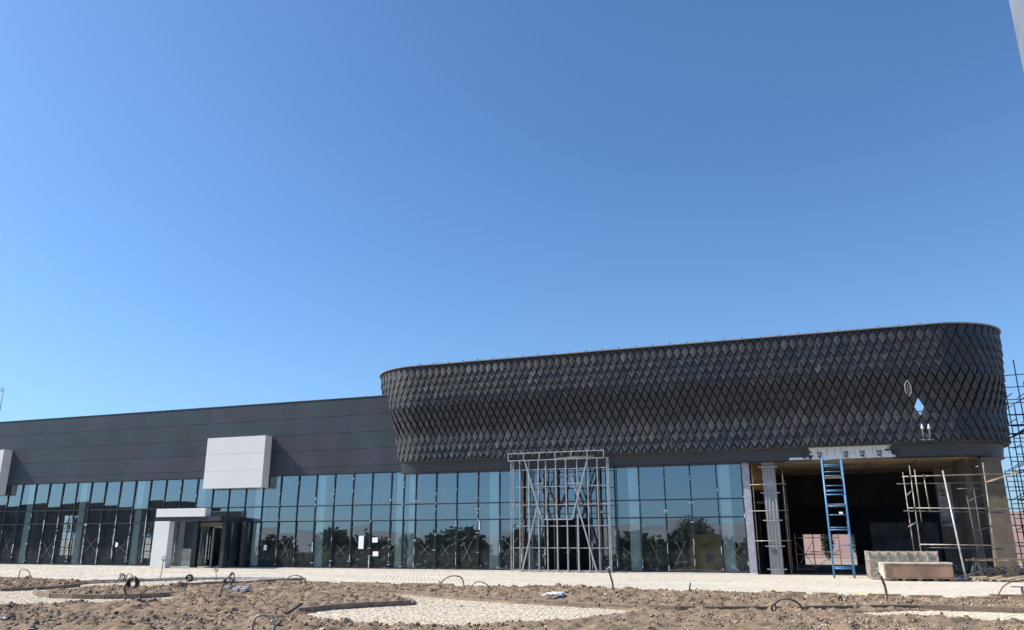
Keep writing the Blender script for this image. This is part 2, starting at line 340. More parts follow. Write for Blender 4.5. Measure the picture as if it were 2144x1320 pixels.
# paths with cobbles
SANDP = mat('path_sand', (.58, .50, .40), .95, nscale=2, namt=.15, bump=.01, bscale=20)
COB = attr_mat('cobble_stone', .9, 14, .15, .004)
for nm, P in PATHS.items():
    cx = sum(p[0] for p in P)/len(P)
    p_ = MB(); bm = bmesh.new(); vs = [bm.verts.new((x, y, .006)) for x, y in P]; f = bm.faces.new(vs); bmesh.ops.triangulate(bm, faces=[f])
    for f in bm.faces:
        if f.normal.z < 0: f.normal_flip()
    me = bpy.data.meshes.new('path'); bm.to_mesh(me); bm.free(); me.materials.append(SANDP)
    po = bpy.data.objects.new('path', me); COL.objects.link(po); po['kind'] = 'structure'
    ax = [p[0] for p in P]; ay = [p[1] for p in P]; stp = .115
    X, Y = np.meshgrid(np.arange(min(ax), max(ax), stp), np.arange(min(ay), max(ay), stp)); X = X.ravel(); Y = Y.ravel()
    X = X+.05*np.sin(Y*3)+rng.normal(0, .012, len(X)); Y = Y+.10*np.sin(X*1.1)+rng.normal(0, .012, len(X))
    k = inside(X, Y, P) & (X > -1.35*(Y+DIST)-3) & (X < .28*(Y+DIST)+5) & (rng.random(len(X)) > .05); X = X[k]; Y = Y[k]
    blocks(X, Y, rng.uniform(.075, .11, len(X)), rng.uniform(.075, .11, len(X)), .014, .006, rng.normal(0, .2, len(X)), (.60, .52, .41), .06, 'cobble', COB, po)
# kerbs : one stone after another along a line
def kerb(px, h, m, wid=.10, length=1.0, label=None, z0=-.05):
    pts = arc_pts([Gp(*p) for p in px], 8); root = bpy.data.objects.new('kerb', None); COL.objects.link(root); root['kind'] = 'structure'
    root.location = pts[0]
    d = [0]
    for a, b in zip(pts, pts[1:]): d.append(d[-1]+(b-a).length)
    def at(s):
        for i in range(len(d)-1):
            if s <= d[i+1]: return pts[i].lerp(pts[i+1], (s-d[i])/max(1e-6, d[i+1]-d[i]))
        return pts[-1]
    nst = max(1, int(d[-1]/length))
    for i in range(nst):
        a = at(d[-1]*i/nst+.008); b = at(d[-1]*(i+1)/nst-.008); mid = (a+b)/2
        e = (b-a).normalized(); nn = Vector((-e.y, e.x, 0))*wid/2; dz = random.gauss(0, .008); j = nn.normalized()*random.gauss(0, .006)
        q = [a-nn+j, b-nn+j, b+nn+j, a+nn+j]
        mb = MB().add([(p.x, p.y, z0) for p in q]+[(p.x, p.y, h+dz) for p in q], [(3, 2, 1, 0), (4, 5, 6, 7), (0, 1, 5, 4), (1, 2, 6, 5), (2, 3, 7, 6), (3, 0, 4, 7)])
        mb.build('kerb_stone', m, root, bevel=.012)
    return root
kerb([(780, 1243.5), (850, 1247), (960, 1256), (1080, 1265), (1200, 1272), (1300, 1278), (1440, 1283), (1600, 1283), (1689, 1283), (1780, 1281), (1874, 1279), (1980, 1281), (2144, 1286), (2230, 1289)], .155, KERB)
kerb([(622, 1287), (650, 1282), (700, 1278), (780, 1273), (861, 1269)], .15, KERB)
kerb([(861, 1269), (864, 1263), (835, 1255), (785, 1245)], .10, KERB, length=.6)
kerb([(0, 1240), (60, 1238), (130, 1233.5), (165, 1230)], .13, KERB)
kerb([(185, 1222.5), (290, 1219), (400, 1215.5), (520, 1215.5), (640, 1217)], .15, KERBL)
kerb([(353, 1228.5), (440, 1226), (540, 1221.5), (640, 1216.5)], .13, KERB)
kerb([(72, 1243), (78, 1249), (110, 1254), (200, 1256), (310, 1254.5), (355, 1251)], .16, KERB)
kerb([(0, 1305.5), (30, 1309), (55, 1317), (66, 1330)], .12, KERB)
# raised sill slab in front of the facade
sl = MB().box((-66, -.75, -.05), (-2.4, 0.25, .05)); sl.build('plinth_slab', KERBL, kind='structure')
for i, (a, b, y) in enumerate([(573, 622, 1225), (632, 679, 1226), (707, 756, 1227.5), (760, 810, 1228.5), (837, 888, 1230), (893, 944, 1231), (1120, 1173, 1236), (1183, 1240, 1238.5), (1622, 1688, 1250.5), (1703, 1755, 1252.5), (1818, 1888, 1255.5), (1903, 1975, 1258.5), (2027, 2100, 1261.5), (2118, 2160, 1263)]):
    A = Gp(a, y); B = Gp(b, y+.9); t = thing('edging_board', (A+B)/2, '', 'board', 'tan boards edging the soil bed')
    near = ['left of the first hose arch', 'under the first hose arch', 'just right of the first hose arch', 'third right of the first hose arch', 'left of the two hose arches at centre', 'at the left foot of the wide middle hose arch', 'behind the white litter', 'left of the hose stalk at the steel frame', 'behind the coiled hose right of centre', 'under the small hose arch below the blue tower', 'under the hose stalk before the carton stack', 'right of the hose stalk before the carton stack', 'below the leaning pipe near the right edge', 'last one at the right edge of the picture'][i]
    t['label'] = 'flat tan edging board ' + near
    MB().bar(A+Vector((0, .22, .10)), B+Vector((0, .22, .10)), .10, .16).build('plank', WOODY, t)
for i, (x, y) in enumerate([(1606, 1246), (1785, 1250)]):
    c = Gp(x, y-1); MB().add([(c.x-.22, c.y-.6, .03), (c.x+.28, c.y-.6, .03), (c.x+.65, c.y+1.7, .03), (c.x+.2, c.y+1.7, .03)], [(0, 1, 2, 3)]).build('painted_marking', YEL, kind='structure')

# ================================================================== the building
B = thing('showroom_building', (-22, 0, 0), 'long dark showroom building with glass front and rounded diamond tiled upper screen', 'building')
ZT, Z1, Z2 = 5.6, 2.79, 3.705
# mullion positions
mx = [-23.15-1.3135*i for i in range(0, 33)][::-1] + [-22.3, -21.5, -20.18, -18.85, -17.52, -16.2, -14.87, -13.53, -12.2, -10.87, -9.53, -8.2, -6.83, -5.48, -4.12, -2.85]
# pick: entrance portal sits in front of x -40..-32
DOOR2 = (-13.53, -10.87)
TILT = math.tan(math.radians(1.15))
pm = {}
rows = [(.05, Z1), (Z1, Z2), (Z2, ZT)]
CROSS = []
for i in range(len(mx)-1):
    a, b = mx[i], mx[i+1]
    if a > -2.9: continue
    for r, (z0, z1) in enumerate(rows):
        if r == 0 and -36.4 < a < -34.8: continue
        if r == 0 and a >= DOOR2[0]-.1 and b <= DOOR2[1]+.1: continue
        w_, h_ = b-a-.05, z1-z0-.05; key = (round(w_, 2), r)
        if key not in pm:
            t = TILT*h_; pm[key] = MB().add([(-w_/2, 0, 0), (w_/2, 0, 0), (w_/2, t, h_), (-w_/2, t, h_)], [(0, 1, 2, 3)]).mesh('glass_pane', GLASS)
        o = bpy.data.objects.new('glass_pane', pm[key]); COL.objects.link(o); o.parent = B
        o.location = ((a+b)/2+22, 0.0, z0+.025); o.rotation_euler = (random.gauss(0, .002), 0, random.gauss(0, .0035))
        if r == 0 and random.random() < .72 and not (-39.5 < a < -33.9):
            cw, chh = random.uniform(.22, .44), random.uniform(.28, .55); cz = random.uniform(.95, 1.4)-z0; mbx = MB()
            if random.random() < .85: mbx.bar((-cw, -.012, cz-chh), (cw, -.012, cz+chh), .020, .006)
            mbx.bar((-cw, -.018, cz+chh), (cw, -.018, cz-chh), .020, .006)
            c = mbx.build('tape_cross', XTAPE); c.parent = o
for i, x in enumerate(mx):
    zb = .05
    m_ = MB().box((x-.028-(-22)-22, -.05, zb), (x+.028, .09, ZT)).build('mullion', MULL, B)
    heavy = -51 < x < -40.5
    n_ = random.randint(4, 8) if not heavy else 14
    for k in range(n_):
        tb = MB()
        zc = random.uniform(.1, 5.4) if not heavy else random.uniform(.1, 2.75); L_ = random.uniform(.06, .22) if not heavy else random.uniform(.15, .7)
        if not heavy and random.random() < .3: zc = random.uniform(.1, 1.2); L_ = random.uniform(.2, .5)
        off = random.uniform(-.035, .02); ww = random.uniform(.02, .045)
        if random.random() < .25: tb.box((x-random.uniform(.05, .16), -.062, zc), (x+random.uniform(.03, .14), -.054, zc+.025))
        else: tb.box((x+off, -.062-.001*k, zc), (x+off+ww, -.054, min(zc+L_, 5.5)))
        tb.build('tape_strip', TAPE, m_)
for z in (Z1, Z2):
    MB().box((-66, -.035, z-.03), (-2.88, .07, z+.03)).build('transom', MULL, B)
MB().box((-66, -.045, ZT-.02), (-2.86, .1, ZT+.04)).build('head_rail', MULL, B)
MB().box((-66, -.04, .045), (DOOR2[0]-.03, .08, .11)).build('base_rail', MULL, B)
MB().box((DOOR2[1]+.03, -.04, .045), (-2.88, .08, .11)).build('base_rail', MULL, B)
# insulation edge at the end of the glass
MB().box((-2.81, -.06, 0), (-2.45, .25, 5.55)).build('insulation_strip', CORE, B)
# papers on panes
for px, py, w_, h_ in [(756, 1136, .34, .75), (785, 1131, .36, .28), (786, 1160, .36, .27), (555, 1147, .2, .32), (244, 1141, .2, .3), (1258, 1072, .12, .12), (1003, 1100, .12, .5)]:
    p = Fp(px, py, -.03); MB().box((p.x-w_/2, -.03, p.z-h_/2), (p.x+w_/2, -.024, p.z+h_/2)).build('paper_notice', PAPER, B)
# inner pilasters behind the glass
for x in (-61.5, -57.2, -52.6, -47.6, -42.5, -37.3, -32.75, -28.1, -22.55, -21.75, -16.6, -8.55, -3.75):
    w_ = .55 if x not in (-22.55,) else .62
    MB().box((x-w_/2, .16, 0), (x+w_/2, .7, 5.7)).build('pilaster', PALE, B)
# fascia cladding panels of the low wing
zr = [5.62, 6.07, 7.10, 8.13, 9.20, 10.29]
xs_ = [-26.28-5.45*i for i in range(0, 8)][::-1] + [-20.2]
MB().box((-66, .0, 5.64), (-20.3, .12, 10.25)).build('fascia_backing', MULL, B)
for i in range(len(xs_)-1):
    for r in range(5):
        m_ = CLAD[[0, 2, 1, 3, 2, 4, 1][(i*2+r*3+(i*r) % 2) % 7]]
        t = random.gauss(0, .0012)
        a, b, z0, z1 = xs_[i]+.004, xs_[i+1]-.004, zr[r]+.009, zr[r+1]-.009
        MB().add([(a, -.06, z0), (b, -.06+t, z0), (b, -.06-t, z1), (a, -.06, z1), (a, -.005, z0), (b, -.005, z0), (b, -.005, z1), (a, -.005, z1)],
                 [(0, 1, 2, 3), (7, 6, 5, 4), (0, 4, 5, 1), (1, 5, 6, 2), (2, 6, 7, 3), (3, 7, 4, 0)]).build('cladding_panel', m_, B)
MB().box((-66, -.09, 10.29), (-20.5, .5, 10.34)).build('coping', BEAM, B)
# white sign boxes on the fascia
def sign(x0, x1, z0, z1, y0=-.75):
    s = MB().box((x0+.01, y0+.02, z0+.01), (x1-.01, -.07, z1-.01)).build('sign_box', GREYM, B)
    for k in range(2):
        for j in range(3):
            a = x0+(x1-x0)*k/2; b = x0+(x1-x0)*(k+1)/2; c = z0+(z1-z0)*j/3; d = z0+(z1-z0)*(j+1)/3
            MB().box((a+.002, y0, c+.005), (b-.002, -.068, d-.005)).build('panel', WHITE, s)
sign(-36.52, -31.96, 4.88, 8.14); sign(-60.0, -54.95, 4.88, 8.12)
# entrance portal
ent = MB().box((-38.93, -2.0, .02), (-37.73, -1.55, 2.83)).build('entrance_pillar', WHITE, B, bevel=.01)
MB().box((-38.9, -2.0, 3.1), (-35.05, -1.45, 3.6)).build('entrance_lintel', WHITE, B, bevel=.01)
can = MB().box((-39.0, -1.93, 2.835), (-33.87, -.06, 3.095)).build('entrance_canopy', CLAD[4], B)
vx = MB
for a, b in ((-36.4, -36.05), (-33.95, -33.72), (-32.6, -32.4)):
    pass
for a, b, y in ((-36.35, -36.0, -1.4), (-34.15, -33.85, -1.4), (-33.35, -33.1, -.5)):
    MB().box((a, y, .05), (b, y+.3, 2.83)).build('door_post', MULL, B)
MB().box((-36.0, -1.25, 2.5), (-34.15, -1.1, 2.75)).build('door_header', CONC, B)
dl = MB().box((-35.25, -.9, .05), (-35.17, -.8, 2.5)).box((-34.55, -.9, .05), (-34.47, -.8, 2.5)).box((-35.25, -.9, 2.42), (-34.47, -.8, 2.5)).build('door_frame', GREYM, B)
MB().add([(-38.0, -1.3, .06), (-36.38, -1.3, .06), (-36.38, -1.3, 2.8), (-38.0, -1.3, 2.8)], [(0, 1, 2, 3)]).build('side_glass', GLASS, B)
MB().add([(-33.84, -1.3, .06), (-33.86, -.05, .06), (-33.86, -.05, 2.8), (-33.84, -1.3, 2.8)], [(0, 1, 2, 3)]).build('side_glass', GLASS, B)
# interior shell
MB().box((-66, .25, -.02), (10.2, 15, .04)).build('floor', INFL, B)
bw = MB()                        # back wall with openings
ops = [(-66.5, -63.2, .3, 3.9), (-56.3, -53.2, .1, 3.1), (-50.3, -48.3, .0, 2.9), (-.2, 2.95, -.02, 1.95)]
x = -70
for a, b, z0, z1 in ops[:3]:
    bw.box((x, 14.5, -.1), (a, 14.8, 7)); bw.box((a, 14.5, z1), (b, 14.8, 7))
    if z0 > 0: bw.box((a, 14.5, -.1), (b, 14.8, z0))
    x = b
bw.box((x, 14.5, -.1), (-3.0, 14.8, 7)); bw.build('rear_wall', WINGW, B)
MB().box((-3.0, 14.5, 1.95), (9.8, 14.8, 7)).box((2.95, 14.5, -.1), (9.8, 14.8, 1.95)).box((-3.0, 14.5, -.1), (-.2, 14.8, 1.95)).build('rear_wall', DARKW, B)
for a, b, z0, z1 in ops[:3]:
    f = MB()
    for k in range(5): xx = a+(b-a)*k/4; f.bar((xx, 14.45, z0), (xx, 14.45, z1), .07)
    for k in range(6): zz = z0+(z1-z0)*k/5; f.bar((a, 14.4, zz), (b, 14.4, zz), .06)
    f.build('rear_window_grid', MULL, B)
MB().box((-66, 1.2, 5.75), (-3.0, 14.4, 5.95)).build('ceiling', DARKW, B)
SLABS = True
for k in range(6): MB().box((-2.85+k*2.1, .62, 5.38), (-2.79+k*2.1, 9.4, 5.46)).build('ceiling_rib', CEIL, B)
MB().box((-2.9, 9.5, 3.6), (9.3, 9.8, 5.9)).build('ceiling_beam', DARKW, B)
MB().box((-66, .2, 10.0), (-20.4, 16, 10.15)).build('roof', DARKW, B)

MB().box((-66, 15.5, -.1), (-20.4, 16, 10.1)).build('rear_wall', CONCG, B) if False else None
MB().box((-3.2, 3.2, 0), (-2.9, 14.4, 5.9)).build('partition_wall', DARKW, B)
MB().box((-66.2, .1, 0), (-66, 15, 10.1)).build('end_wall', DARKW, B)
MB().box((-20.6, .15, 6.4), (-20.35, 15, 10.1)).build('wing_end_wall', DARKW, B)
MB().box((-2.42, .9, 4.2), (-1.9, 3.4, 5.5)).build('ochre_infill', OCHRE, B)
MB().box((-2.42, 3.4, 4.6), (-1.5, 3.6, 5.4)).build('ochre_infill', OCHRE, B)
# near-black sheet added behind the second entrance, standing in for the hall's shade
MB().box((DOOR2[0]-.6, 2.5, 0), (DOOR2[1]+.6, 2.6, 5.6)).build('shade_backdrop', DARKW, B)
# corner column and side wall of the open bay
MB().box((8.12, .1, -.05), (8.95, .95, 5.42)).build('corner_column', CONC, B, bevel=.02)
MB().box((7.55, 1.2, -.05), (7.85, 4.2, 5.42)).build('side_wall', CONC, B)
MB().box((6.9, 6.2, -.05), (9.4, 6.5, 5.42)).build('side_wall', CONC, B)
mw = MB().box((6.9, 5.9, 2.3), (7.6, 5.98, 4.6)).build('membrane_sheet', mat('shaded_membrane', (.34, .34, .35), .7, nscale=3, namt=.25), B)  # membrane colour darkened to stand in for the bay's shade
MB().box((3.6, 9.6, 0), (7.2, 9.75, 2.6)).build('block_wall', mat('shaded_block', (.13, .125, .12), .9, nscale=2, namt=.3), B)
# bay column wrapped by formwork rods
cl = MB().box((-1.82, .15, 0), (-1.2, .75, 5.48)).build('bay_column', CONCG, B)
for k in range(4):
    MB().tube([(-1.74+k*.16, .10, .2), (-1.74+k*.16, .10, 5.4)], .018).build('rod', GALV, cl)
for z in (.25, 1.35, 2.6, 3.95, 5.25):
    MB().bar((-1.98, .05, z), (-1.05, .05, z), .05).build('clamp', GALV, cl)

# ---------------- diamond screen
XL, XR, RR, Y0 = -21.4, 6.62, 3.25, -.58
RL, TL = 3.4, math.radians(80)
ZB, ZTP = 6.12, 11.78
def prof(z):
    t = (z-ZB)/(ZTP-ZB); return float(np.interp(t, [0, .1, .34, .50, .64, .85, 1], [0, .01, .05, .17, .39, .45, .46]))
LT, LAL, LA, LS = 8.0, RL*TL, RR*PI/2, XR-XL
LF = LT+LAL                     # where the straight front begins
def base(s):
    a = 1.5*PI-TL
    if s < LT:
        n_ = (math.cos(a), math.sin(a)); d = LT-s
        return (XL+RL*n_[0]+n_[1]*d, Y0+RL+RL*n_[1]-n_[0]*d), n_
    s -= LT
    if s < LAL: a += s/RL; return (XL+RL*math.cos(a), Y0+RL+RL*math.sin(a)), (math.cos(a), math.sin(a))
    s -= LAL
    if s < LS: return (XL+s, Y0), (0, -1)
    s -= LS
    if s < LA: a = -PI/2+s/RR; return (XR+RR*math.cos(a), Y0+RR+RR*math.sin(a)), (math.cos(a), math.sin(a))
    s -= LA; return (XR+RR, Y0+RR+s), (1, 0)
STOT = LF+LS+LA+5.0
def S(s, z, o, pf=True):
    (x, y), (nx_, ny_) = base(s); q = o
    if pf:
        w_ = max(0, min(1, (s-(LF+LS-2))/4.5), min(.8, (LF+3-s)/4)); q += prof(z)*(1-w_)+w_*.42*(z-ZB)/(ZTP-ZB)
    sh = max(0, min(1, (LF+4.5-s)/4.5))*max(0, min(1, (ZTP-z)/(ZTP-ZB)))*.62 if pf else 0
    return Vector((x+nx_*q+sh, y+ny_*q, z))
def slab(x0, y1, z0, z1, off, nm, m):
    pts = [(x0, Y0-off)]+[tuple(S(s, z0, off, False))[:2] for s in np.linspace(LF+LS, LF+LS+LA, 14)]+[(XR+RR+off, y1), (x0, y1)]
    n = len(pts); MB().add([(x, y, z0) for x, y in pts]+[(x, y, z1) for x, y in pts], [tuple(range(n))[::-1], tuple(range(n, 2*n))]+[(i, (i+1) % n, n+(i+1) % n, n+i) for i in range(n)]).build(nm, m, B)
slab(-2.9, 9.5, 5.45, 5.9, -.85, 'bay_ceiling', CEIL); slab(-20.4, 15, 6.15, 6.35, -.5, 'roof', DARKW)
NR = 13; hh = (ZTP-ZB)/NR; PW = .42; ncol = int(STOT/PW)
holes = set(); tiles = []
def proj(v):
    d = v-CAM; c = d.dot(fw); return 1072+F_PX*d.dot(rt)/c, 660-F_PX*d.dot(upv)/c
def row_par(k):                # fold, plate scale
    if k <= 4: return (.9, .93)
    if k == 5: return (.45, .88)
    if k <= 8: return (.03, .80)
    if k == 9: return (.7, .9)
    return (1.15, .95)
hole_tile = ajar_tile = None; bd = [1e9, 1e9]
for k in range(-1, NR):
    zc = ZTP-hh*(k+1)
    for c in range(ncol+1):
        s0 = (c+(.5 if k % 2 else 0))*PW
        if s0 < PW or s0 > STOT-PW: continue
        p = S(s0, zc, 0)
        if p.x < -21 and p.y > .25 and zc < 10.2: continue
        tiles.append((k, zc, s0, p))
        if k >= 0:
            u, v = proj(p)
            for j, (tx, ty) in enumerate(((1930, 846), (1902, 826))):
                e = math.hypot(u-tx, v-ty)
                if s0 < LF+LS+LA and e < bd[j]:
                    bd[j] = e
                    if j == 0: hole_tile = (k, s0)
                    else: ajar_tile = (k, s0)
def tile_mb(mb, k, zc, s0, lift=0):
    f, sc2 = row_par(k); hw = PW/2
    top = min(zc+hh, ZTP) if k >= 0 else zc; bot = max(zc-hh, ZB)
    def P(u, v, o): z = zc+v*hh; return S(s0+u*hw, z, o)
    b0 = -.13
    f = f*random.uniform(.6, .95); jt = random.gauss(0, .011)
    if k == -1:          # half tile under the rim
        mb.add([P(-1, 0, b0), P(1, 0, b0), P(0, -1, b0), P(-.8, -.06, -.02), P(.8, -.06, -.02), P(0, -.86, .0)], [(0, 2, 1), (3, 5, 4), (3, 0, 2, 5), (5, 2, 1, 4)]); return
    if k == NR-1:        # cut row at the bottom: triangle, wide edge down
        vs = [P(-1, 0, b0), P(1, 0, b0), P(0, 1, b0), P(-.93, .03, .04), P(.93, .03, .04), P(0, .93, .02), P(0, .22, .04+.045*f)]
        mb.add(vs, [(0, 1, 2), (3, 6, 5), (6, 4, 5), (3, 4, 6), (0, 3, 5, 2), (1, 2, 5, 4), (0, 1, 4, 3)]); return
    if 5 <= k <= 8:      # sunken dark joint round a flat lozenge that leans forward
        q = .78+random.gauss(0, .008); b1 = b0
        out = [P(0, q, .085), P(q, 0, .04+jt), P(0, -q, -.015), P(-q, 0, .04-jt)]; sk = [P(0, q, b1+.01), P(q, 0, b1+.01), P(0, -q, b1+.01), P(-q, 0, b1+.01)]
        vs = [P(0, 1, b1), P(1, 0, b1), P(0, -1, b1), P(-1, 0, b1)]+out+sk
        mb.add(vs, [(0, 1, 2, 3), (7, 6, 5, 4)]+[(4+j, 4+(j+1) % 4, 8+(j+1) % 4, 8+j) for j in range(4)]); return
    q = sc2; e = .035
    vs = [P(0, 1, b0), P(1, 0, b0), P(0, -1, b0), P(-1, 0, b0),
          P(0, q, e*.8), P(q, .0, e+.01*f+jt), P(0, -q*.84, e+.095*f), P(-q, .0, e+.01*f-jt), P(0, -.2, e+.045*f),
          P(0, -q*.98, -.03)]
    fs = [(0, 1, 2, 3), (4, 7, 8), (4, 8, 5), (7, 6, 8), (8, 6, 5), (0, 3, 7, 4), (0, 4, 5, 1), (3, 9, 6, 7), (9, 1, 5, 6), (3, 2, 9), (9, 2, 1)]
    mb.add(vs, fs)
near = sorted([t for t in tiles if t[0] >= 0], key=lambda t: (t[3]-CAM).length)
frame_s = MB()
for z in np.linspace(ZB+.2, ZTP-.2, 9):
    frame_s.add([], []); pts = [S(s, z, -.18) for s in np.linspace(LT+.5, STOT-.2, 90)]; frame_s.tube(pts, .025, 4)
SCR = frame_s.build('screen_frame', PIPED, B)
cnt = 0; rest = [MB() for _ in TILE]
nearset = set()
for t in near:
    if cnt >= 296: break
    if (t[0], t[2]) == hole_tile or (t[0], t[2]) == ajar_tile: continue
    nearset.add((t[0], t[2])); cnt += 1
for k, zc, s0, p in tiles:
    if (k, s0) == hole_tile: continue
    if (k, s0) == ajar_tile: AJ = (k, zc, s0)
    mi = int((noise.noise((s0*.12, k*.35, 1))+1)*2.2+random.random()*1.2) % 4
    if (k, s0) in nearset or (k, s0) == ajar_tile:
        mb = MB(); tile_mb(mb, k, zc, s0); o = mb.build('screen_tile', TILE[mi], SCR)
    else: tile_mb(rest[mi], k, zc, s0)
rr = rest[0].build('screen_tile', TILE[0], SCR); rr['kind'] = 'stuff'
me = rr.data; allv = []; 
allm = MB(); mats = []
for i, r_ in enumerate(rest): allm.add(r_.v, r_.f); mats += [i]*len(r_.f)
rr.data = allm.mesh('screen_tiles', TILE[0])
for m_ in TILE[1:]: rr.data.materials.append(m_)
rr.data.polygons.foreach_set('material_index', mats)
# open frame of the tile standing ajar
k, zc, s0 = AJ
fr = MB()
c0 = S(s0, zc, .2)
lz = [S(s0, zc+hh*.9, .16), S(s0+PW*.30, zc+hh*.25, .26), S(s0+PW*.30, zc-hh*.45, .28), S(s0, zc-hh*.95, .22), S(s0-PW*.33, zc-hh*.4, .2), S(s0-PW*.33, zc+hh*.35, .18)]
fr.tube(lz, .016, 5, closed=True)
for t in (-.5, -.1, .3): fr.bar(S(s0+PW*t*.5, zc+hh*.45, .22), S(s0+PW*t*.5, zc-hh*.55, .25), .014)
fr.build('open_tile_frame', GALV, SCR)
# rim and lower edge
def band(z0, z1, o0, o1, s_a, s_b, n, pf=True, thick=.05):
    mb = MB(); ss = np.linspace(s_a, s_b, n); vs = []
    for s in ss: vs += [S(s, z0, o0, pf), S(s, z1, o1, pf), S(s, z1, o1-thick, pf), S(s, z0, o0-thick, pf)]
    fs = [(4*i+j, 4*i+(j+1) % 4, 4*(i+1)+(j+1) % 4, 4*(i+1)+j) for i in range(n-1) for j in range(4)]
    mb.add(vs, [tuple(reversed(f)) for f in fs]+[(3, 2, 1, 0), (4*n-4, 4*n-3, 4*n-2, 4*n-1)]); return mb
band(ZTP-.0, ZTP+.05, .10, .10, .3, STOT-.1, 150, thick=.3).build('rim_coping', GREYM, SCR)
for i in range(30):
    s = LF+.4+i*(.94); p = S(s, ZTP+.05, -.02)
    if s < LF+LS+1: MB().box((p.x-.02, p.y-.02, p.z), (p.x+.02, p.y+.02, p.z+.09)).box((p.x-.045, p.y-.03, p.z+.07), (p.x+.045, p.y+.03, p.z+.11)).build('rim_bracket', GREYM, SCR)
# beam below the screen: stretches of cladding, a stretch of bare membrane
sA = LF-1.2; xs2s = lambda x: LF+(x-XL)
ZBB = 5.50
sm0, sm1 = xs2s(Fp(1655, 945, -.35).x), xs2s(4.35)
for a, b in ((sA, xs2s(-14.2)), (xs2s(-14.2)+.012, xs2s(-7.4)), (xs2s(-7.4)+.012, xs2s(-.45)), (xs2s(-.45)+.012, xs2s(.5)), (sm1, sm1+3.4), (sm1+3.41, LF+LS+LA+.6)):
    band(ZBB, ZB+.0, -.30, -.22, a, b, max(4, int((b-a)*4)), False).build('beam_panel', BEAM, B)
    band(ZBB-.03, ZBB, -.26, -.26, a, b, max(4, int((b-a)*4)), False, thick=.5).build('beam_soffit', MULL, B)
mb = band(ZBB+.02, ZB, -.29, -.25, sm0-.1, sm1+.1, 40, False, thick=.03).build('membrane_sheet', FOIL, B)
band(ZBB-.06, ZBB+.03, -.33, -.31, sm0-.3, sm1+.2, 40, False, thick=.2).build('raw_edge', CONC, B)
band(ZB-.02, ZB+.03, .02, .05, LT+LAL*.3, LF+LS+LA+2, 130, thick=.5).build('screen_soffit', TILE[3], SCR)
# torn ragged edges of the cladding next to the membrane
def ragged(sx, sgn):
    mbr = MB()
    for k in range(6):
        z = ZBB+.03+k*.098; e = abs(random.gauss(.0, .12))+.03*k*(1 if sgn < 0 else .3)
        mbr.bar(S(sx, z+.05, -.262, False), S(sx+sgn*e, z+.05, -.262, False), .1, .015)
    mbr.build('torn_edge', BEAM, B)
ragged(xs2s(.5), 1); ragged(sm1, -1)
def text(body, size, loc, rot, m, parent, name='lettering'):
    cu = bpy.data.curves.new('t', 'FONT'); cu.body = body; cu.size = size; cu.extrude = .003; cu.resolution_u = 2; cu.offset = size*.02
    to = bpy.data.objects.new('t', cu); COL.objects.link(to); bpy.context.view_layer.update()
    me = bpy.data.meshes.new_from_object(to); bpy.data.objects.remove(to)
    me.materials.clear(); me.materials.append(m); o = bpy.data.objects.new(name, me); COL.objects.link(o)
    o.location = loc; o.rotation_euler = rot; o.parent = parent; o.matrix_parent_inverse = par_inv(parent); return o
ym = Y0+.25-.02
for px in (1688, 1721, 1776, 1811, 1847, 1883):
    p = Fp(px, 955, ym); text('AS', .30, (p.x, ym-.005, 5.54), (PI/2, -PI/2, 0), INK, B)
for px in (1672, 1695, 1712, 1731, 1748, 1762, 1790, 1801, 1828, 1836, 1860, 1870):
    p = Fp(px, 950, ym); MB().box((p.x-.006, ym-.008, 5.68), (p.x+.006, ym-.004, 6.02)).build('small_print', INK, B)
text('AVAS', .30, (6.92, 5.885, 2.45), (PI/2, 0, 0), INK, B); text('S', .5, (7.05, 5.885, 3.9), (PI/2, 0, 0), INK, B)
text('CS', .22, (-1.68, .085, 1.0), (PI/2, 0, 0), INK, cl)

# ================================================================== things on and round the building
def pipe_thing(name, label, cat, segs, m, base_pt, group=None, r=.024):
    t = thing(name, base_pt, label, cat, group)
    for nm, a, b in segs: MB().tube([a, b], r if nm != 'brace' else r*.85, 6).build(nm, m, t)
    return t
# lamps on the screen
for i, (px, lb) in enumerate(((1931, 'left'), (1945, 'right'))):
    p0 = Fp(px+3, 921, -.75); p1 = Fp(px, 897, -1.15)
    t = thing('site_lamp', p0, 'small white capped lamp on a thin stem on the diamond screen, %s of the pair' % lb, 'lamp', 'pair of lamps on the diamond screen')
    MB().tube([p0, p1], .022, 6).build('stem', GALV, t); MB().bar(p0-Vector((.12, 0, 0)), p0+Vector((.12, 0, 0)), .05).build('foot', GREYM, t)
    MB().tube([p1+Vector((0, 0, -.03)), p1+Vector((0, 0, .2))], .075, 8, .015).build('cap', PAPER, t)
# antenna on the roof
a0 = Fp(-2, 900, 6); a1 = Fp(8, 813, 6); t = thing('antenna_mast', (a0.x, 6, 10.15), 'thin antenna mast rising behind the far left end of the roof', 'antenna')
MB().tube([(a1.x, 6, 10.15), (a1.x, 6, a1.z)], .03, 6).build('mast', PIPED, t)
MB().bar((a1.x-.25, 6, a1.z-.25), (a1.x+.05, 6, a1.z-.25), .04).bar((a1.x-.25, 6, a1.z-.25), (a1.x-.25, 6, a1.z+.1), .04).build('crossarm', PIPED, t)
for px, lb in ((767, 'nearest the diamond screen'), ):
    p = Fp(px, 829, 1); t = thing('vent_pipe', (p.x, 1, 10.15), 'short thin vent pipe on the low roof beside the diamond screen', 'pipe')
    MB().tube([(p.x, 1, 10.15), (p.x, 1, 10.62)], .03, 6).build('tube', PIPED, t)

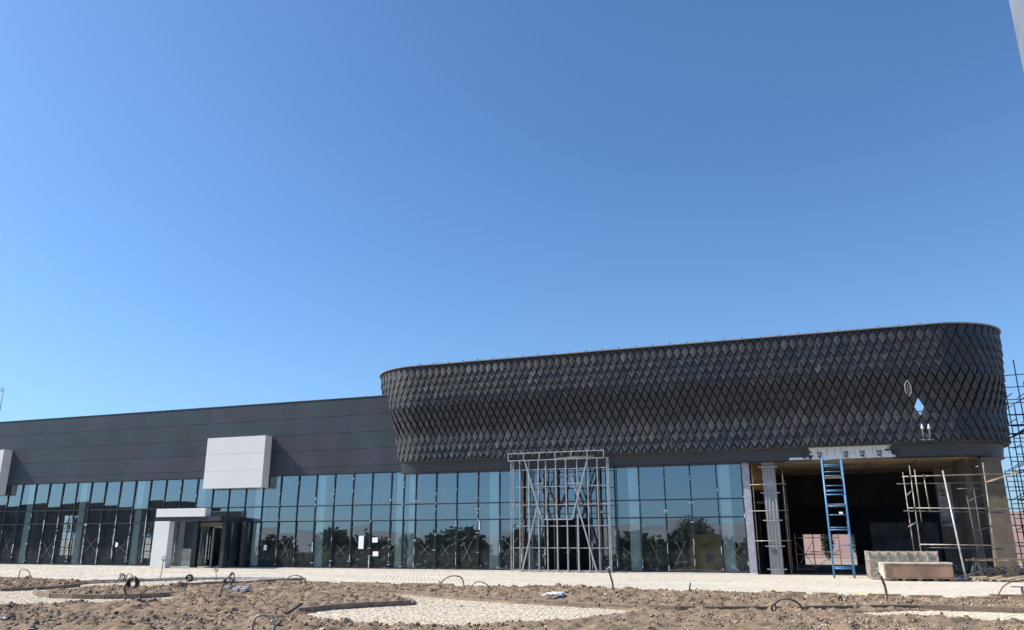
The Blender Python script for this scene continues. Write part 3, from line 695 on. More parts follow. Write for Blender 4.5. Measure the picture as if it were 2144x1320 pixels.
# galvanised steel entrance frame
Yf, Yb = -.92, -.12
SF = thing('steel_portal_frame', (-12.5, -.9, 0), 'tall galvanised steel stud frame of a future entrance before the glass facade', 'frame')
q = lambda x, y: (1040+x/4.55, 930+y/4.55)
def fp(x, y, Y=Yf): return Fp(*q(x, y), Y)
def sbar(nm, a, b, w_=.06, m_=GALV): MB().bar(a, b, w_*.84, w_*.8).build(nm, m_, SF)
for x0, xb in ((137, 137), (152, 165), (220, 222), (308, 308), (398, 402), (955, 985), (1045, 1085), (1060, 1098)):
    p = fp(x0, 165); b = fp(xb, 1200); X_ = (p.x+b.x)/2; sbar('stud', (X_, Yf, .05), (X_, Yf, 5.95), .055 if x0 not in (308, 398) else .07)
for x0 in (465, 560, 655): p = fp(x0, 160); sbar('stud', (p.x, Yf, fp(x0, 717).z), (p.x, Yf, 5.92), .07)
for x0 in (490, 585, 682): p = fp(x0, 1200); sbar('stud', (p.x, Yf, .05), (p.x, Yf, 2.95), .075)
for x0, z0 in ((765, 3.1), (865, 0)): p = fp(x0, 300); sbar('stud', (p.x, Yf, z0+.05), (p.x, Yf, 5.92), .06)
p = fp(785, 1200); sbar('stud', (p.x, Yf, .05), (p.x, Yf, 3.0), .1)
XA, XB = fp(137, 1200).x, fp(1085, 1200).x
for y0 in (237, 403, 577, 781, 990, 1205): z_ = fp(600, y0).z; sbar('rail', (XA, Yf+.03, z_), (XB, Yf+.03, z_), .05)
z_ = fp(580, 718).z; xa, xb = fp(430, 718).x, fp(720, 718).x
sbar('rail', (xa, Yf-.02, z_), (xb, Yf-.02, z_), .075)
sbar('diagonal_brace', fp(268, 165, Yf-.04), (xa, Yf-.04, z_), .085); sbar('diagonal_brace', fp(860, 155, Yf-.04), (xb, Yf-.04, z_), .085)
a = fp(385, 600, Yf-.03); b = fp(243, 1200, Yf-.03); b.z = .06; sbar('diagonal_brace', a, b, .085)
a = fp(770, 580, Yf-.03); b = fp(955, 1215, Yf-.03); b.z = .06; sbar('diagonal_brace', a, b, .085)
sbar('diagonal_brace', fp(385, 560, Yf+.06), fp(440, 320, Yf+.06), .07); sbar('diagonal_brace', fp(770, 500, Yf+.06), fp(705, 290, Yf+.06), .07)
sbar('strut', fp(335, 383), fp(440, 374), .05); sbar('strut', fp(665, 375), fp(800, 375), .05); sbar('strut', fp(410, 312, Yb), fp(770, 305, Yb), .04)
# top box and back frame
XC, XD = fp(115, 130).x, fp(1022, 100).x
for Yq in (Yf-.1, Yb):
    for z_ in (5.92, 6.32): sbar('rail', (XC, Yq, z_), (XD+(.12 if Yq == Yb else 0), Yq, z_), .055)
    for k in range(7): X_ = XC+(XD-XC)*k/6; sbar('post', (X_, Yq, 5.92), (X_, Yq, 6.32), .05)
for k in range(7):
    X_ = XC+(XD-XC)*k/6
    for z_ in (5.92, 6.32): sbar('strut', (X_, Yf-.1, z_), (X_, Yb, z_), .045)
sbar('sheet_offcut', fp(560, 140, -.5), fp(930, 112, -.5), .12, FILM)
for x_, m_ in ((-14.75, RUSTY), (-12.75, RUSTY), (-10.35, RUSTY)):
    sbar('back_post', (x_, Yb-.08, .05), (x_, Yb-.08, 6.0), .12, m_)
for k in range(4): sbar('stud', (-14.2+k*1.25, Yb, .05), (-14.2+k*1.25, Yb, 5.9), .05, PIPED)
sbar('back_rail', (-14.9, Yb-.1, 3.55), (-10.3, Yb-.1, 3.5), .09, RUSTY)
for z_ in (4.55, 3.05): sbar('back_rail', (-14.9, Yb, z_), (-9.8, Yb, z_), .05, PIPED)
sbar('diagonal_brace', (-13.6, Yb, 5.2), (-12.9, Yb, 3.6), .08, RUSTY); sbar('diagonal_brace', (-10.4, Yb, 5.2), (-11.4, Yb, 2.9), .08, PIPED)
sbar('diagonal_brace', (-12.1, Yb, 4.6), (-12.7, Yb, 3.2), .08, RUSTY); sbar('diagonal_brace', (-11.6, Yb, 4.4), (-10.5, Yb, 1.2), .08, PIPED)

# blue rolling tower
T = thing('rolling_tower', (1.4, -3.2, 0), 'tall narrow blue rolling scaffold tower standing before the open bay', 'scaffold')
xl, xr = 1.02, 1.86
for Yq in (-3.3, -2.35):
    for x_ in (xl, xr):
        MB().tube([(x_, Yq, .14), (x_, Yq, 5.32)], .032, 8).build('upright', BLUE, T)
        wh = MB().tube([(x_-.025, Yq, .075), (x_+.025, Yq, .075)], .075, 12).build('castor', MULL, T)
    for k, z_ in enumerate([.42, .5, 1.42, 2.1, 2.2, 2.75, 3.15, 3.65, 3.85, 4.05, 4.5, 4.68, 5.0, 5.22]):
        if Yq > -3 and k % 2: continue
        MB().tube([(xl, Yq, z_), (xr, Yq, z_)], .02 if k not in (3, 7) else .03, 6).build('rung', BLUE, T)
for z_ in (.6, 2.0, 3.4, 4.9):
    for x_ in (xl, xr): MB().tube([(x_, -3.3, z_), (x_, -2.35, z_)], .02, 6).build('side_rail', BLUE, T)
for x_ in (xl, xr):
    for z_ in (.6, 2.0, 3.4): MB().tube([(x_, -3.3, z_), (x_, -2.35, z_+1.35)], .016, 6).build('brace', BLUE, T)
for z_, m_ in ((4.42, WOOD), (3.2, GREYM)): MB().box((xl-.03, -3.25, z_), (xr+.03, -2.4, z_+.05)).build('platform', m_, T)
MB().box((1.5, -3.36, 2.78), (1.66, -3.33, 2.88)).build('label_plate', PAPER, T)

# low frame scaffold behind it
T = thing('frame_scaffold', (-.2, 1.5, 0), 'low rusty frame scaffold with cross braces behind the blue tower', 'scaffold')
for Yq in (.6, 1.7):
    for x_ in (-.55, .3): MB().tube([(x_, Yq, 0.02), (x_, Yq, 1.95)], .024, 6).build('upright', PIPED if Yq > 1 else RUSTY, T)
    for z_ in (.25, .95, 1.75): MB().tube([(-.55, Yq, z_), (.3, Yq, z_)], .02, 6).build('ledger', RUSTY, T)
MB().tube([(-.55, .6, .3), (.3, .6, 1.6)], .016, 6).build('brace', RUSTY, T); MB().tube([(-.55, .6, 1.6), (.3, .6, .3)], .016, 6).build('brace', RUSTY, T)
MB().tube([(.3, .6, .3), (1.5, .6, 1.2)], .016, 6).build('brace', RUSTY, T); MB().tube([(1.5, .6, 0.02), (1.5, .6, 1.95)], .024, 6).build('upright', RUSTY, T)
for z_ in (.95, 1.75): MB().tube([(.3, .6, z_), (1.5, .6, z_)], .02, 6).build('ledger', RUSTY, T)
MB().box((.1, .55, 1.05), (1.4, 1.0, 1.1)).build('platform', WOOD, T)

# pipe scaffold round the wrapped column
T = thing('pipe_scaffold', (-1.6, -.3, 0), 'narrow brown pipe scaffold round the wrapped concrete column at the glass end', 'scaffold')
for x_, Yq, z_ in ((-2.32, -.25, 5.4), (-.85, -.25, 5.3), (-2.2, 1.3, 5.3), (-.95, 1.3, 5.2), (-.78, .3, 4.6)):
    MB().tube([(x_, Yq, 0), (x_+.02, Yq, z_)], .024, 6).build('standard', RUSTY if Yq < 0 else PIPED, T)
for z_ in (1.6, 3.05, 4.35):
    MB().tube([(-2.45, -.28, z_), (-.7, -.28, z_+.02)], .024, 6).build('ledger', PIPE, T)
    MB().tube([(-.85, -.3, z_+.06), (-.85, 1.4, z_+.06)], .024, 6).build('transom_pipe', PIPE, T)
MB().box((-2.3, .9, 3.5), (-1.9, 2.0, 3.56)).build('platform', WOOD, T)
MB().tube([(-2.3, -.25, 4.5), (-2.0, 1.0, 5.3)], .02, 6).build('brace', WOOD, T)

# right pipe scaffold
zq = lambda x, y: (1840+x/3.474, 900+y/3.474)
def rp(x, y, Y=-3.0): p = Fp(*zq(x, y), Y); return p
T = thing('corner_scaffold', (6, -3, 0), 'tall thin tan pipe scaffold standing before the open right bay', 'scaffold')
segs = [('standard', (175, 310), (262, 915), -2.6), ('standard', (222, 260), (322, 1000), -3), ('standard', (260, 290), (312, 670), -2.6), ('standard', (325, 325), (372, 600), -3),
        ('standard', (757, 240), (877, 1112), -2.6),
        ('ledger', (170, 342), (1000, 318), -3.05), ('ledger', (130, 395), (900, 384), -2.5), ('ledger', (215, 570), (1056, 574), -3.05), ('ledger', (180, 592), (900, 602), -2.5), ('ledger', (300, 835), (1056, 845), -3.05), ('ledger', (330, 858), (900, 868), -2.5),
        ('brace', (205, 478), (245, 440), -3), ('brace', (215, 708), (275, 672), -3), ('brace', (650, 522), (770, 470), -2.4), ('brace', (700, 738), (830, 700), -2.4), ('standard', (640, 480), (760, 1090), -1.4), ('standard', (690, 420), (800, 1090), -.6), ('ledger', (570, 430), (760, 430), -.6)]
for nm, a, b, Yq in segs:
    A = rp(*a, Yq); Bq = rp(*b, Yq)
    if nm == 'standard' and b[1] > 900: Bq.z = max(0, Bq.z*0); 
    dark = Yq > -2.55
    MB().tube([A, Bq], .027, 6).build(nm, PIPED if dark else PIPE, T)
for x_, y_ in ((222, 342), (325, 340), (258, 572), (790, 574), (822, 700), (465, 332)):
    p = rp(x_, y_, -3.06); MB().box(p-Vector((.045, .03, .045)), p+Vector((.045, .03, .045))).build('coupler', PIPED, T)
A = rp(466, 300, -3.3); Bq = rp(640, 1118, -4.6); Bq.z = 0
t = thing('leaning_pipe', Bq, 'long pale steel pipe leaning against the tan scaffold beside the carton stack', 'pipe'); MB().tube([Bq, A], .038, 8).build('tube', mat('pale_pipe', (.55, .52, .47), .45, .3, nscale=3, namt=.2), t)
p0 = rp(780, 382, -2.9); p1 = rp(1012, 308, -3.6)
t = thing('scaffold_plank', p0, 'wide worn plank jutting off the top of the tan scaffold', 'plank'); MB().bar(p0, p1, .06, .3).build('plank', WOOD, t)

# trestle with planks
T = thing('trestle_table', (8, -1.8, 0), 'rough trestle table with long planks near the right edge', 'table')
a = rp(640, 950, -1.9); zt = a.z
for k in range(3): MB().box((a.x+.25*(k == 1), -2.1+k*.2, zt-.02+.05*(k == 1)), (a.x+4.2+.3*k, -1.93+k*.2, zt+.04+.05*(k == 1))).build('plank', WOOD, T)
for x_ in (a.x+.35, a.x+2.9):
    for s_ in (-1, 1):
        for y_ in (-2.05, -1.6): MB().bar((x_, y_, zt), (x_+.28*s_, y_, 0), .05).build('leg', GREYM, T)

# carton stack and crate
T = thing('carton_stack', (4.1, -4.9, 0), 'long brown carton pack under white film on a pallet', 'carton')
def rotbox(x0, x1, y0, y1, z0, z1, nm, m, par, ang=.1, piv=(2.9, -5.2), bev=0):
    vs = []
    for z in (z0, z1):
        for x, y in ((x0, y0), (x1, y0), (x1, y1), (x0, y1)):
            dx, dy = x-piv[0], y-piv[1]; vs.append((piv[0]+dx*math.cos(ang)-dy*math.sin(ang), piv[1]+dx*math.sin(ang)+dy*math.cos(ang), z))
    return MB().add(vs, [(3, 2, 1, 0), (4, 5, 6, 7), (0, 1, 5, 4), (1, 2, 6, 5), (2, 3, 7, 6), (3, 0, 4, 7)]).build(nm, m, par, bevel=bev)
for k in range(5): rotbox(3.0+k*.6, 3.12+k*.6, -5.15, -4.3, .02, .12, 'pallet_block', WOOD, T)
rotbox(2.92, 5.6, -5.2, -4.2, .12, .16, 'pallet_deck', WOOD, T)
rotbox(2.95, 5.55, -5.18, -4.25, .16, .68, 'carton', CARTON, T, bev=.02)
rotbox(2.90, 5.58, -5.2, -4.22, .68, .76, 'film_cover', FILM, T, bev=.03)
rotbox(2.89, 3.0, -5.22, -4.22, .1, .74, 'film_fold', FILM, T, bev=.02)
T = thing('slat_crate', (3.7, -3.6, 0), 'pale boxy crate with slats and film behind the brown carton pack', 'crate')
LAT = mat('lattice_wood', (.50, .44, .36), .85, nscale=5, namt=.3)
rotbox(2.47, 5.2, -4.0, -3.0, .1, 1.15, 'film_wrap', FILM, T, ang=.05, piv=(2.5, -4), bev=.02)
for k in range(8): rotbox(2.45+k*.385, 2.50+k*.385, -4.04, -4.0, .05, 1.2, 'slat', LAT, T, ang=.05, piv=(2.5, -4))
for z_ in (.08, .45, .8, 1.14): rotbox(2.42, 5.2, -4.07, -4.04, z_, z_+.05, 'batten', LAT, T, ang=.05, piv=(2.5, -4))
for k in range(4): rotbox(2.42, 2.46, -4.0+k*.3, -3.95+k*.3, .05, 1.2, 'slat', LAT, T, ang=.05, piv=(2.5, -4))

# tall dark scaffold beyond the corner
T = thing('tower_scaffold', (11.5, 5, 0), 'tall dark pipe scaffold tower rising beyond the rounded corner', 'scaffold')
for Yq, hgt in ((1.9, 4.9), (3.2, 9.2), (4.4, 10.6), (5.8, 8.4)):
    for k, x_ in enumerate((10.6, 11.2, 11.75, 12.9, 14.8)):
        MB().tube([(x_+.0, Yq, 0), (x_, Yq, hgt+[-1.2, .2, -.8, 1.0, .4][k])], .028, 6).build('standard', PIPED, T)
    z_ = .5
    while z_ < hgt-.3:
        MB().tube([(10.3, Yq-.03, z_), (15.2, Yq-.03, z_+random.uniform(-.05, .05))], .024, 6).build('ledger', PIPED, T); z_ += random.uniform(.42, .8)
    for k in range(6): MB().tube([(10.3, Yq-.06, .6+k*1.5), (13.6, Yq-.06, 2.6+k*1.5)], .022, 6).build('brace', PIPED, T)
for x_ in (10.55, 11.15, 12.9):
    for z_ in np.arange(1, 9, 1.3): MB().tube([(x_, 3.0, z_), (x_, 4.7, z_)], .022, 6).build('transom_pipe', PIPED, T)
for z_ in (1.0, 1.5, 2.3, 2.8, 3.5, 4.1, 4.6): MB().tube([(9.15, 1.85, z_), (12.6, 1.8, z_+random.uniform(-.08, .08))], .024, 6).build('ledger', PIPED, T)
for x_ in (9.5, 9.95, 10.3): MB().tube([(x_, 1.8, 0), (x_-.1, 1.8, 4.9)], .026, 6).build('standard', PIPED, T)
MB().box((10.3, 3.1, 1.95), (13.2, 4.3, 2.0)).build('platform', WOOD, T)
MB().tube([(10.0, 1.0, .2), (12.6, 2.6, 5.0)], .024, 6).build('brace', PIPED, T)
# scaffold seen through the glass
for x0, lb in ((-9.0, 'right of the steel portal frame'), (-20.5, 'behind the middle of the facade'), (-57, 'at the far left end of the facade')):
    T = thing('inner_scaffold', (x0, 1.9, 0), 'pale scaffold standing inside behind the glass, '+lb, 'scaffold', 'scaffolds inside the glass hall')
    for x_ in (x0, x0+1.3):
        for Yq in (1.6, 2.7): MB().tube([(x_, Yq, .04), (x_, Yq, 5.3)], .028, 6).build('standard', PIPE, T)
    for z_ in np.arange(.6, 5.2, .75):
        for Yq in (1.6, 2.7): MB().tube([(x0, Yq, z_), (x0+1.3, Yq, z_)], .022, 6).build('ledger', PIPE, T)
# debris at the right corner
rs = random.Random(5)
for i in range(30):
    x_ = rs.uniform(5.6, 10.2); y_ = rs.uniform(-4.8, -2.4); L_ = rs.uniform(.5, 1.7); an = rs.uniform(-.35, .45); z_ = .02+rs.uniform(0, .10)
    a = Vector((x_-L_/2*math.cos(an), y_-L_/2*math.sin(an), z_+.03)); b = Vector((x_+L_/2*math.cos(an), y_+L_/2*math.sin(an), z_+rs.uniform(.02, .16)))
    mk = rs.randrange(4); t = thing('scrap_board', a, ['tan', 'pale', 'filmy white', 'grey'][mk]+' scrap board in the offcut heap %s' % ('below the leaning pipe' if x_ < 7.2 else 'below the corner column' if x_ < 8.7 else 'at the right edge'), 'board', 'scrap boards heaped at the right corner')
    MB().bar(a, b, .03, rs.uniform(.06, .16)).build('plank', [WOOD, WOODY, FILM, CONC][mk], t)
clods(260, .03, .12, 1.5, 'rubble', CL, [(.35, .31, .27), (.28, .24, .2), (.5, .47, .42)], lambda x, y: (np.hypot((x-7.5)/2.2, (y+3.4)/1.1) < 1), lambda x, y: np.full(len(x), .02), (5, 10, -5, -2))
for i, (x_, y_, r_) in enumerate(((7.4, -2.4, .42), (9.0, -2.2, .5), (5.8, -1.3, .45))):
    mbw = MB()
    for k in range(16):
        a0_ = rs.uniform(0, 6.28); c = Vector((x_+rs.gauss(0, .15), y_+rs.gauss(0, .12), .2+rs.uniform(0, .25)))
        mbw.tube([c+Vector((r_*math.cos(t_)*rs.uniform(.8, 1.2), r_*.7*math.sin(t_), .14*math.sin(t_*2+a0_))) for t_ in np.linspace(a0_, a0_+5, 12)], .012, 4)
    t = mbw.build('wire_tangle', PIPED); tag(t, 'dark tangle of wire %s' % ['on the ground under the trestle table', 'at the far right by the dark tower scaffold', 'on the dark floor right of the carton pack'][i], 'wire')
p = Gp(2122, 1256); T = thing('steel_offcut', p, 'blue grey steel beam offcut lying near the right edge', 'steel beam')
MB().box((p.x-.15, p.y, .05), (p.x+.9, p.y+.12, .08)).build('flange', GREYM, T); MB().box((p.x+.25, p.y+.04, .08), (p.x+.31, p.y+.09, .34)).build('web', GREYM, T); MB().box((p.x+.0, p.y, .34), (p.x+.95, p.y+.12, .37)).build('flange', GREYM, T)
p = Gp(2120, 1259); T = thing('brick_slab', p, 'reddish brown flat slab stack at the right edge of the pavement', 'slab')
for k in range(3): MB().box((p.x-.6+.04*k, p.y-.1, .02+k*.05), (p.x+.9-.1*k, p.y+.3, .065+k*.05)).build('slab', mat('brown_slab', (.22, .13, .09), .9, nscale=5, namt=.2), T)

# ================================================================== hoses
def hose(px, base_px, label, r, m=HOSE, coils=(), name='irrigation_hose'):
    b = Gp(*base_px, .08); Y = b.y
    pts = [Fp(x, y, Y) for x, y in px]
    for i, p in enumerate(pts): p.y += .05*math.sin(i*1.7)
    t = thing(name, b, label, 'hose', 'hose ends sticking out of the soil')
    MB().tube(arc_pts(pts, 6), r, 7).build('hose_stem', m, t)
    for (cx, cy, rx, ry, n_, th, mm) in coils:
        c = Fp(cx, cy, Y-.04); e = Fp(cx+rx, cy, Y-.04); f = Fp(cx, cy-ry, Y-.04); a_ = (e-c).length; b_ = (f-c).length
        for k in range(n_):
            ph = random.uniform(0, 6); ja, jb = random.uniform(.82, 1.1), random.uniform(.82, 1.1); off = Vector((random.gauss(0, .08)*a_, random.gauss(0, .03), random.gauss(0, .08)*b_))
            MB().tube([c+off+Vector((a_*ja*math.cos(q_), .03*math.sin(q_*2+ph), b_*jb*math.sin(q_))) for q_ in np.linspace(0, 2*PI, 18)[:-1]], th, 6, closed=True).build('coil', mm, t)
    return t
hose([(36, 1218), (38, 1204), (44, 1194), (53, 1192), (60, 1198), (62, 1208)], (36, 1217), 'thin brown hose arching over with a small loop at the far left bed', .018, coils=[(59, 1211, 5, 6, 2, .014, HOSE)])
hose([(260, 1262), (261, 1246), (261, 1234), (268, 1222), (275, 1212)], (260, 1260), 'brown hose stalk carrying a thick black coil, largest coil on the left bed', .034, coils=[(277, 1220, 10, 11, 5, .025, HOSEB), (256, 1210, 5, 8, 3, .013, HOSE)])
hose([(262, 1215), (264, 1205), (272, 1201), (279, 1206), (278, 1216)], (277, 1240), 'thin strap of hose arching just above the thick black coil', .016)
hose([(225, 1244), (233, 1230), (245, 1221), (262, 1216)], (225, 1242), 'thin hose bending right toward the thick black coil', .012)
hose([(334, 1214), (337, 1196), (341, 1182), (346, 1171)], (334, 1213), 'slim hose stalk with a small knot in front of the white entrance pillar', .018, coils=[(345, 1170, 4, 5, 3, .010, HOSE)])
hose([(384, 1243), (387, 1230), (392, 1219)], (384, 1241), 'short hose stalk bearing a small black coil below the entrance door', .03, coils=[(397, 1211, 5.5, 6.5, 4, .02, HOSEB)])
hose([(452, 1220), (451, 1205), (452, 1190)], (452, 1219), 'thin upright hose with a narrow hanging loop right of the entrance', .014, coils=[(453, 1192, 3, 6, 3, .010, HOSE)])
hose([(457, 1255), (460, 1242), (467, 1228), (477, 1212), (488, 1200)], (458, 1253), 'leaning brown hose with a messy tangle of loops at its tip', .026, coils=[(486, 1208, 5, 9, 2, .010, HOSE), (480, 1217, 9, 6, 4, .013, HOSEB), (487, 1222, 6, 6, 2, .010, HOSE)])
hose([(590, 1229), (596, 1217), (607, 1208), (622, 1205), (634, 1211), (641, 1228)], (600, 1229), 'wide brown hose arch at the soil edge left of the papered panes', .020)
hose([(918, 1233), (922, 1222), (934, 1211), (951, 1206), (966, 1211), (972, 1232)], (930, 1232), 'wide brown hose arch left of the smaller arch near the centre', .022, coils=[(921, 1222, 2, 5, 2, .012, HOSE)])
hose([(985, 1236), (990, 1224), (1003, 1218), (1018, 1223), (1028, 1234), (1029, 1242)], (1000, 1238), 'low dark hose arch right of the wider arch near the centre', .018, coils=[(1024, 1236, 5, 4, 2, .014, HOSEB)])
hose([(1284, 1240), (1282, 1222), (1279, 1208), (1276, 1195)], (1284, 1239), 'tall dark hose stalk with a knotted top at the right foot of the steel frame', .03, m=HOSEB, coils=[(1275, 1192, 4, 4, 3, .014, GREYM)])
hose([(1441, 1245), (1443, 1234), (1446, 1221)], (1441, 1243), 'short dark hose stub standing alone right of the steel frame', .022, m=HOSEB)
hose([(1622, 1266), (1632, 1257), (1648, 1254), (1665, 1259), (1677, 1270), (1683, 1286)], (1683, 1285), 'dark hose arching low over the kerb with a coil at its left end', .022, m=HOSEB, coils=[(1620, 1273, 5, 7, 3, .016, HOSEB)])
hose([(1732, 1260), (1737, 1251), (1747, 1248), (1757, 1251)], (1733, 1259), 'small hose arch ending in a dark hanging loop below the blue tower', .022, coils=[(1760, 1258, 3, 9, 4, .018, HOSEB)])
hose([(1856, 1262), (1856, 1245), (1852, 1226), (1844, 1207)], (1856, 1260), 'tall curved brown hose stalk with a pale coil before the carton pack', .036, coils=[(1838, 1207, 6, 7, 4, .014, GREYM)])
hose([(2081, 1262), (2092, 1243), (2103, 1226), (2120, 1218), (2144, 1216), (2165, 1220)], (2082, 1261), 'long thin hose arching out of the frame at the right edge', .018)
hose([(523, 1330), (526, 1312), (534, 1297), (546, 1289), (558, 1290), (571, 1302), (573, 1325)], (540, 1325), 'thick pale hose hoop closest to the camera at the bottom edge', .026, m=HOSEP, coils=[(571, 1303, .9, 2.5, 1, .034, FILM)])
def cable(px, label, r=.010):
    t = MB().tube(arc_pts([Gp(x, y, .10)+Vector((0, 0, .04+.05*(i % 2))) for i, (x, y) in enumerate(px)], 6), r, 5).build('cable', HOSEB); tag(t, label, 'cable')
cable([(160, 1226), (205, 1222), (262, 1217)], 'thin dark cable crossing the pale path to the black coil')
cable([(400, 1219), (440, 1216), (480, 1214)], 'thin dark cable running right from the small black coil')
# loose things
a, b = Gp(600, 1286, .14), Gp(632, 1272, .2); T = thing('pipe_offcut', a, 'dark pipe offcut lying on the soil left of the pale path', 'pipe'); MB().tube([a, b+Vector((0, 0, .08))], .032, 8).build('tube', HOSEB, T)
p = Gp(1153, 1252, .12); T = thing('crumpled_sheet', p, 'crumpled white litter with a blue strip on the soil below the steel frame', 'litter')
mbs = MB(); nq = 7
V_ = [(p.x+(i/(nq-1)-.5)*.42, p.y+(j/(nq-1)-.5)*.5, p.z+.05+random.uniform(0, .09)) for j in range(nq) for i in range(nq)]
mbs.add(V_, [(j*nq+i, j*nq+i+1, (j+1)*nq+i+1, (j+1)*nq+i) for j in range(nq-1) for i in range(nq-1)]).build('sheet', PAPER, T)
MB().box((p.x-.1, p.y+.3, p.z+.06), (p.x+.25, p.y+.55, p.z+.13)).build('lid', PAPER, T); MB().box((p.x-.12, p.y+.27, p.z+.03), (p.x+.27, p.y+.6, p.z+.06)).build('blue_strip', BLUE, T)
def rock(px, py, r, m, label, cat, name='boulder'):
    p = Gp(px, py, .1); bmr = bmesh.new(); bmesh.ops.create_icosphere(bmr, subdivisions=3, radius=r)
    for v in bmr.verts:
        q_ = v.co*(2.2/r)+Vector((px, py, 0)); v.co *= 1+.28*noise.noise(q_*.6)+.12*noise.noise(q_*2); v.co.z *= .7
    me = bpy.data.meshes.new(name); bmr.to_mesh(me); bmr.free(); me.materials.append(m); o = bpy.data.objects.new(name, me); COL.objects.link(o); o.location = p+Vector((0, 0, r*.35)); tag(o, label, cat)
rock(376, 1230, .19, SOIL, 'large earth lump on the pale path left of the small black coil', 'earth lump')
rock(320, 1262, .13, SOIL, 'big rounded earth lump right of the thick black coil', 'earth lump')
rock(17, 1302, .13, HOSEB, 'dark crumpled bag lying on the soil at the lower left', 'bag', 'crumpled_bag')
rock(45, 1300, .10, CONCG, 'pale stone beside the dark bag at the lower left', 'stone', 'stone')
for i, (px, py) in enumerate(((478, 1232), (490, 1231), (503, 1232), (516, 1233), (496, 1236), (512, 1237))):
    p = Gp(px, py, .12); t = MB().box((p.x-.11, p.y-.12, p.z-.02), (p.x+.11, p.y+.12, p.z+.07)).build('paving_block', CONCG, bevel=.01)
    t.rotation_euler = (0, 0, 0); tag(t, 'loose grey paving block %s of the small heap below the tangled hose' % ['at the left end', 'second', 'third', 'at the right end', 'front left', 'front right'][i], 'paving block', 'loose paving blocks on the soil')

# ================================================================== beyond and behind
# pink perimeter wall and cypresses behind the building, desert ridge
T = thing('perimeter_wall', (5, 40, 0), 'pink block wall seen through the rear opening behind the blue tower', 'wall')
for i in range(24):
    for j in range(3): MB().box((-30+i*3+.015, 40, -.1+j*1.35), (-27+i*3-.015, 40.3, 1.23+j*1.35)).build('wall_panel', PINK, T)
def leaves(n, f, size, m_, seed):
    r_ = np.random.default_rng(seed); P_ = f(r_, n); n = len(P_)
    a = r_.normal(0, 1, (n, 3)); a /= np.linalg.norm(a, axis=1)[:, None]; b = np.cross(a, r_.normal(0, 1, (n, 3))); b /= np.linalg.norm(b, axis=1)[:, None]
    s = size*r_.uniform(.6, 1.4, (n, 1)); V = np.stack([P_-a*s, P_+b*s*.5, P_+a*s, P_-b*s*.5], 1).reshape(-1, 3)
    me = bpy.data.meshes.new('leaves'); Fc = np.arange(n*4).reshape(n, 4); me.from_pydata(V.tolist(), [], Fc.tolist()); me.materials.append(m_); return me
def crown_round(r_, n):
    cs = r_.normal(0, 1, (26, 3)); cs /= np.linalg.norm(cs, axis=1)[:, None]; cs *= r_.uniform(.4, .9, (26, 1)); cs[:, 2] *= .85
    k = r_.integers(0, 26, n); d = r_.normal(0, .17, (n, 3)); return cs[k]+d
def crown_cyp(r_, n):
    z = r_.random(n)**.8; rad = .16*np.sin(np.clip(z*1.05, 0, 1)*PI)**.6*(1-.35*z)+.01; a = r_.uniform(0, 2*PI, n); rr_ = rad*np.sqrt(r_.uniform(.3, 1.1, n))*(1+.2*np.sin(a*3+z*20)); return np.c_[rr_*np.cos(a), rr_*np.sin(a), z]
CR = [leaves(3200, crown_round, .06, LEAF[i], i+3) for i in range(3)]; CY = leaves(2600, crown_cyp, .035, LEAF[2], 20)
def tree(x, y, h, wd, kind, label, group, name='tree'):
    t = thing(name, (x, y, 0), label, 'tree', group)
    tr = MB().tube(arc_pts([(0, 0, -.1), (.05*h*random.uniform(-1, 1), 0, h*.25), (.02*h, .02*h, h*.55)], 4), .035*h*.5, 7, .012*h)
    for k in range(4):
        a = random.uniform(0, 6.28); tr.tube([(0, 0, h*(.25+.06*k)), (wd*.3*math.cos(a), wd*.3*math.sin(a), h*(.5+.06*k))], .010*h, 5, .004*h)
    o = tr.build('trunk', BARK); o.parent = t
    c = bpy.data.objects.new('crown', CY if kind == 'c' else CR[random.randint(0, 2)]); COL.objects.link(c); c.parent = t
    if kind == 'c': c.scale = (h, h, h*.97); c.location = (0, 0, .1)
    else: c.scale = (wd/2, wd/2, h*.36); c.location = (0, 0, h*.66); c.rotation_euler = (0, 0, random.uniform(0, 6))
    return t
tree(1.6, 30, 3.0, 1.2, 'c', 'dark young cypress in front of the pink wall left in the rear opening', None, 'cypress_tree')
tree(4.05, 30, 3.7, 1.2, 'c', 'dark cypress before the pink wall at the right of the rear opening', None, 'cypress_tree')
for i, (x, y, h, wd) in enumerate(((-112, 60, 6, 6), (-104, 66, 7, 7), (-96, 58, 5, 6), (-125, 62, 6.5, 7), (-88, 62, 6, 6))):
    tree(x, y, h, wd, 'r', ['low spreading', 'tall full', 'small pale', 'tall narrow', 'nearest'][i]+' green tree glimpsed through the left rear windows', 'trees behind the building')
hill = MB(); nh = 60; vs = []
for i in range(nh):
    x = -60+i*14; h = 8.5+3.0*noise.noise((i*.13, 1, 0))+(4 if i > 30 else 0)*math.sin((i-30)/30*PI)
    vs += [(x, 300, -1), (x, 360+20*noise.noise((i*.2, 5, 1)), h), (x, 480, -1)]
hill.add(vs, [(3*i+j, 3*i+3+j, 3*i+4+j, 3*i+1+j) for i in range(nh-1) for j in range(2)], True)
hill.build('hill', mat('desert_hill', (.50, .36, .30), .95, nscale=.03, namt=.15), kind='structure')
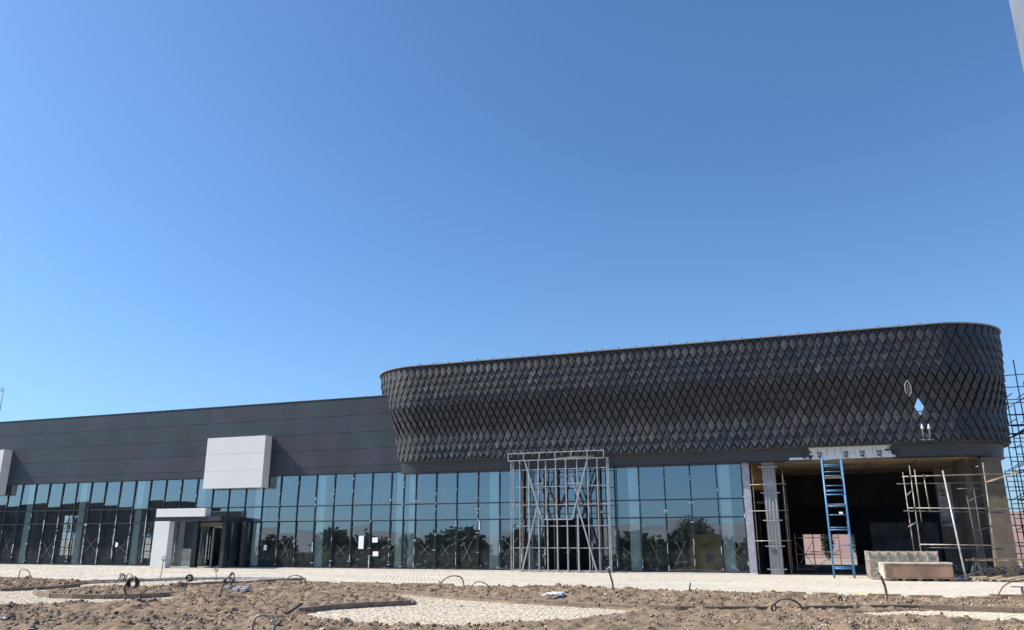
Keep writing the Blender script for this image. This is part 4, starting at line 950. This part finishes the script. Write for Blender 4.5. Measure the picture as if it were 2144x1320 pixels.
# what the glass mirrors, behind the camera
tv = []; x = -240
for i in range(400):
    if x > 70: break
    h = random.uniform(6.5, 9.3); wd = h*random.uniform(.8, 1.2); y = random.uniform(-150, -122)
    r_ = np.random.default_rng(100+i); P_ = crown_round(r_, 1900); a_ = r_.normal(0, 1, (1900, 3)); a_ /= np.linalg.norm(a_, axis=1)[:, None]
    b_ = np.cross(a_, r_.normal(0, 1, (1900, 3))); b_ /= np.linalg.norm(b_, axis=1)[:, None]; sz = .15*r_.uniform(.6, 1.4, (1900, 1))
    Q_ = np.stack([P_-a_*sz, P_+b_*sz*.6, P_+a_*sz, P_-b_*sz*.6], 1)*np.array([wd/2, wd/2, h*.40])+np.array([x, y, h*.58]); tv.append(Q_.reshape(-1, 3)); x += wd*random.uniform(.40, .6)
tv = np.concatenate(tv); tl = np_mesh('tree_line', tv, np.arange(len(tv)).reshape(-1, 4), LEAF[0]); tag(tl, kind='stuff')
tree(-22.5, -130, 11.5, 7.5, 'r', 'tallest round tree across the site, mirrored right of the steel frame', None)
hg = leaves(9000, lambda r_, n: np.c_[r_.uniform(-230, 70, n), r_.uniform(-1, 1, n), r_.uniform(0, 3.2, n)**1.0], .75, LEAF[0], 77)
o = bpy.data.objects.new('hedge', hg); COL.objects.link(o); o.location = (0, -122, 0); tag(o, kind='stuff')
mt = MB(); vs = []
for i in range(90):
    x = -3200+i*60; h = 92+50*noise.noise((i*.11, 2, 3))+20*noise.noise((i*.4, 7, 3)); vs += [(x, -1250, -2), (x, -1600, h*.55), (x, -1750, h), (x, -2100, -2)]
mt.add(vs, [(4*i+j, 4*i+4+j, 4*i+5+j, 4*i+1+j) for i in range(89) for j in range(3)], True); mt.build('mountains', mat('hazed_far_rock', (.27, .27, .29), .95, nscale=.01, namt=.1), kind='structure')  # bluish distance haze is put into the rock colour
T = thing('site_hut', (-12, -62, 0), 'mustard yellow site hut mirrored in the glass near the open bay', 'hut')
MB().box((-14, -65, 0), (-10.2, -62, 4.3)).build('wall', HUT, T); MB().box((-14.2, -65.2, 4.3), (-10, -61.8, 4.45)).build('roof', GREYM, T); MB().box((-12.5, -61.97, 1), (-11.5, -61.9, 2.1)).build('window', MULL, T)
T = thing('far_building', (-137, -95, 0), 'dark low block across the site, mirrored in the left glass', 'building')
FB = mat('far_dark_wall', (.10, .11, .10), .8, nscale=.3, namt=.2)
MB().box((-185, -105, 0), (-122, -92, 12.6)).build('wall', FB, T); MB().box((-122, -103, 0), (-113, -93, 9.4)).build('wall', FB, T)
for k in range(14): 
    for j in range(3): MB().box((-182+k*4.2, -91.9, 2+j*3.6), (-179.4+k*4.2, -91.8, 4+j*3.6)).build('window', GLASS if False else MULL, T)
# grey clad pylon just outside the frame on the right, its edge crossing the top corner
e = Fp(2112, 0, -21.0); T = thing('grey_pylon', (e.x+.6, -22, 0), 'tall smooth grey clad pylon whose edge crosses the top right corner', 'pylon')
MB().box((e.x, -22.1, 0), (e.x+1.3, -21.0, 17)).build('shaft', mat('pylon_grey', (.17, .19, .23), .5, nscale=.6, namt=.1), T)
